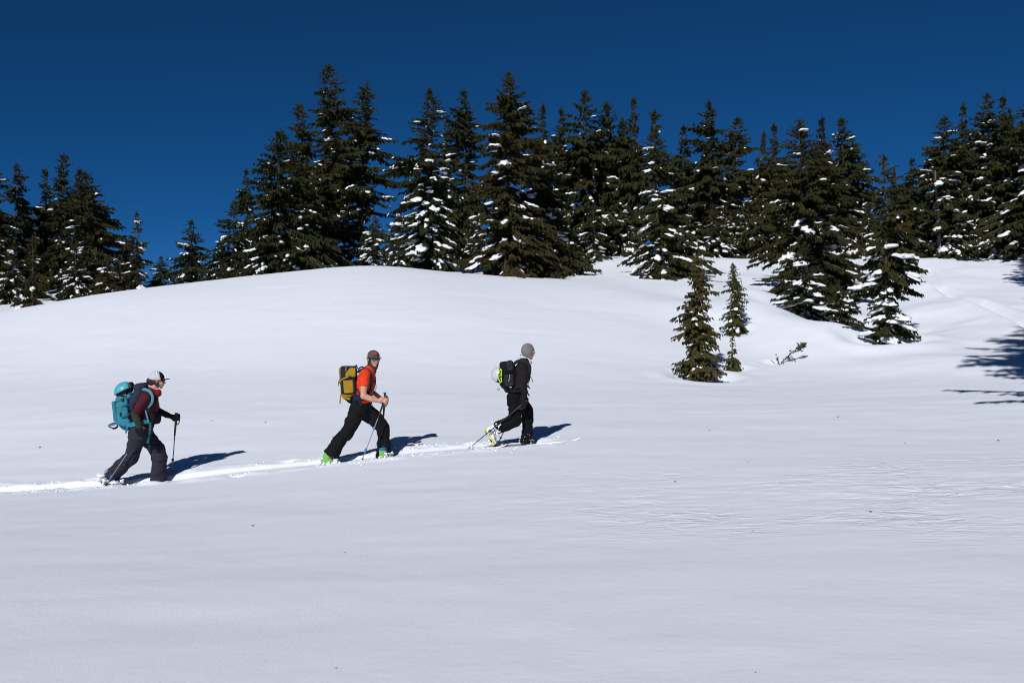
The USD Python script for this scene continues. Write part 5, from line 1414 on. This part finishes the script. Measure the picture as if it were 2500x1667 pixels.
# the lime mark on the side guard: a slanted S-like pair of strokes with a bar across
def lm(pts, wd):
    return ribbon([q3(a, b, -.152) for a, b in pts], wd, .006, (0, -1, 0), len(pts), curve=False)
part('lime_mark', join([lm([(496, 432), (482, 425), (466, 445), (450, 492)], .017), lm([(484, 430), (494, 462), (496, 500), (462, 512)], .015), lm([(447, 492), (450, 520), (476, 500), (496, 520)], .014), lm([(449, 515), (462, 558), (480, 594), (496, 582), (488, 530)], .017), lm([(462, 470), (484, 482)], .012)]), lime, hm)

# the skis of the third skier lie in the fresh track
def ski(label, tail, tipp, w=.105, th=.018):
    root = thing('ski', label, 'ski', (tail + tipp) / 2)
    a = unit(tipp - tail)
    Rk = frame(a)
    L = np.linalg.norm(tipp - tail)
    def run(s0, s1, mat, name, hh=th, off=0.0, ww=1.0):
        n = 28
        s = np.linspace(s0, s1, n)
        lift = .040 * np.clip((s * L - (L - .20)) / .20, 0, 1) ** 2 + .02 * np.clip((.08 - s * L) / .08, 0, 1) ** 2
        wid = w * ww * (1 - .14 * np.sin(np.pi * np.clip(s, 0, 1)) ) * np.sqrt(np.clip((1.002 - s) * L / .10, .05, 1)) * np.sqrt(np.clip((s + .004) * L / .05, .2, 1))
        Q = tail + a * (s * L)[:, None] + Rk[2] * (lift + off)[:, None]
        return part(name, ribbon(Q, wid, hh, Rk[2], n, curve=False), mat, root, smooth=30)
    run(0, .40, ski_edge if w > .101 else ski_white, 'ski_base')
    run(0.02, .39, ski_orange if w > .101 else ski_white, 'rear_top_sheet', .006, th / 2 + .003, .96)
    run(.40, 1.0, ski_white, 'front_top_sheet')
    return root, a, Rk, L


ski_edge = plain('teal_ski_edge', (0.10, 0.26, 0.30), .4, .5)
ski_orange = plain('orange_ski_top', (0.58, 0.16, 0.05), .4, .5, var=.2, vscale=6)
ski_white = plain('snow_dusted_ski_top', (0.80, 0.80, 0.82), .5, .4)
kr, ka, kR, kL = ski('white-fronted ski with an orange rear half under the third skier', q3(330, 1418, -.02), q3(1490, 1330, .16))
part('toe_binding', rbox(q3(900, 1364, .06), kR, (.045, .032, .022), .008), black_plastic, kr, smooth=40)
part('heel_binding', rbox(q3(778, 1372, .03), kR, (.05, .035, .018), .008), black_plastic, kr, smooth=40)
ski('half-buried ski carrying the raised rear boot of the third skier', q3(120, 1436, -.13), q3(560, 1412, -.06), .10, .014)

# ------------------------------------------------------------------ loose snow along the track, scraps of bark on the snow
r = np.random.default_rng(404)
n = 800
pick = r.random(n) ** 1.0
seglen = np.r_[0, np.cumsum(np.hypot(*np.diff(TRACK, axis=0).T))]
sa = 3.8 + (seglen[-1] - 3.8) * pick
# crumbs gather in bursts
sa = np.where(r.random(n) < .6, np.array([5.2, 6.4, 7.2, 9.2, 10.4, 12.0, 12.6, 12.9, 13.6, 14.2])[r.integers(0, 10, n)] + .35 * r.standard_normal(n), sa)
sa = np.clip(sa, 3.8, 15.0 + .4 * r.random(n))
cx = np.interp(sa, seglen, TRACK[:, 0])
cy = np.interp(sa, seglen, TRACK[:, 1]) + np.where(r.random(n) < .5, -1, 1) * (.27 + .16 * np.abs(r.standard_normal(n)))
cz = height(cx, cy)
ss = (.005 + .017 * r.random(n) ** 3)[:, None] * (.7 + .6 * r.random((n, 3)))
cl = usdkit.mesh(stage, '/World/snow_crumbs', lumps(np.stack([cx, cy, cz], 1), r.random((n, 3)) - .5, ss, r, ICO0, .4), clump_snow, smooth=True)
tag(cl.GetPrim(), 'loose crumbs of snow thrown up along both sides of the fresh ski track', 'snow', kind='stuff')

debris = plain('dark_bark_scrap', (0.05, 0.04, 0.035), .9, .1)
for k, (u, v, sz, lab) in enumerate([
        (617, 1284, 1.3, 'dark bark scrap on the snow below the gap between the left and middle skiers'), (843, 1350, .9, 'tiny dark scrap on the snow straight below the middle skier'),
        (97, 1093, 1.2, 'dark needle scrap on the snow at the left, above the track'), (518, 1028, .8, 'small scrap on the snow right of the raised pole of the left skier'),
        (648, 1031, 1.0, 'scrap on the snow between the left and middle skiers, at waist height'), (2046, 1018, 1.2, 'scrap on the snow below the buried branch'),
        (1732, 1050, .8, 'tiny scrap right of the third skier on the smooth slope'), (1822, 1062, .7, 'tiny scrap on the slope beside another, right of the third skier'),
        (2210, 1083, .9, 'scrap left of the largest one near the right edge'), (2438, 1076, 1.7, 'largest dark bark scrap on the snow near the right edge'),
        (1648, 1177, 1.3, 'dark scrap among the wind ripples below the third skier'), (1825, 1128, .7, 'tiny scrap on the wind ripples right of the centre'),
        (2336, 1208, .8, 'small scrap among the ripples at the lower right'), (2125, 1250, 1.5, 'thin twig lying among the wind ripples at the lower right'),
        (1845, 1643, 1.2, 'twig scrap at the bottom edge right of the centre'), (820, 1634, 1.0, 'small scrap near the bottom edge left of the centre'), (1838, 1297, .8, 'faint scrap below the wind ripples')]):
    # the point where the line of sight meets the snow
    lo_, hi_ = 3.0, 60.0
    dd = np.linspace(3.5, 34, 1200)
    zz = CZ + (833.5 - v) / F * dd
    hh = height((u - 1250) / F * dd, dd)
    i = int(np.argmax(zz < hh))
    pt = np.array([(u - 1250) / F * dd[i], dd[i], hh[i] + .004])
    rr_ = np.random.default_rng(900 + k)
    L_ = .0007 * dd[i] * sz
    t_ = thing('bark_scrap', lab, 'bark scrap', pt)
    aa = rr_.random() * 6.28
    e1 = np.array([math.cos(aa), math.sin(aa), .15])
    part('flake', join([rbox(np.zeros(3) + [0, 0, L_ * .3], frame(e1), (L_ * 1.3, L_ * .55, L_ * .35), L_ * .2), rbox(e1[[1, 0, 2]] * L_ * .8 + [0, 0, L_ * .25], frame(e1[[1, 0, 2]] * [-1, 1, 1]), (L_ * .8, L_ * .22, L_ * .18), L_ * .1)]), debris, t_, local=True)
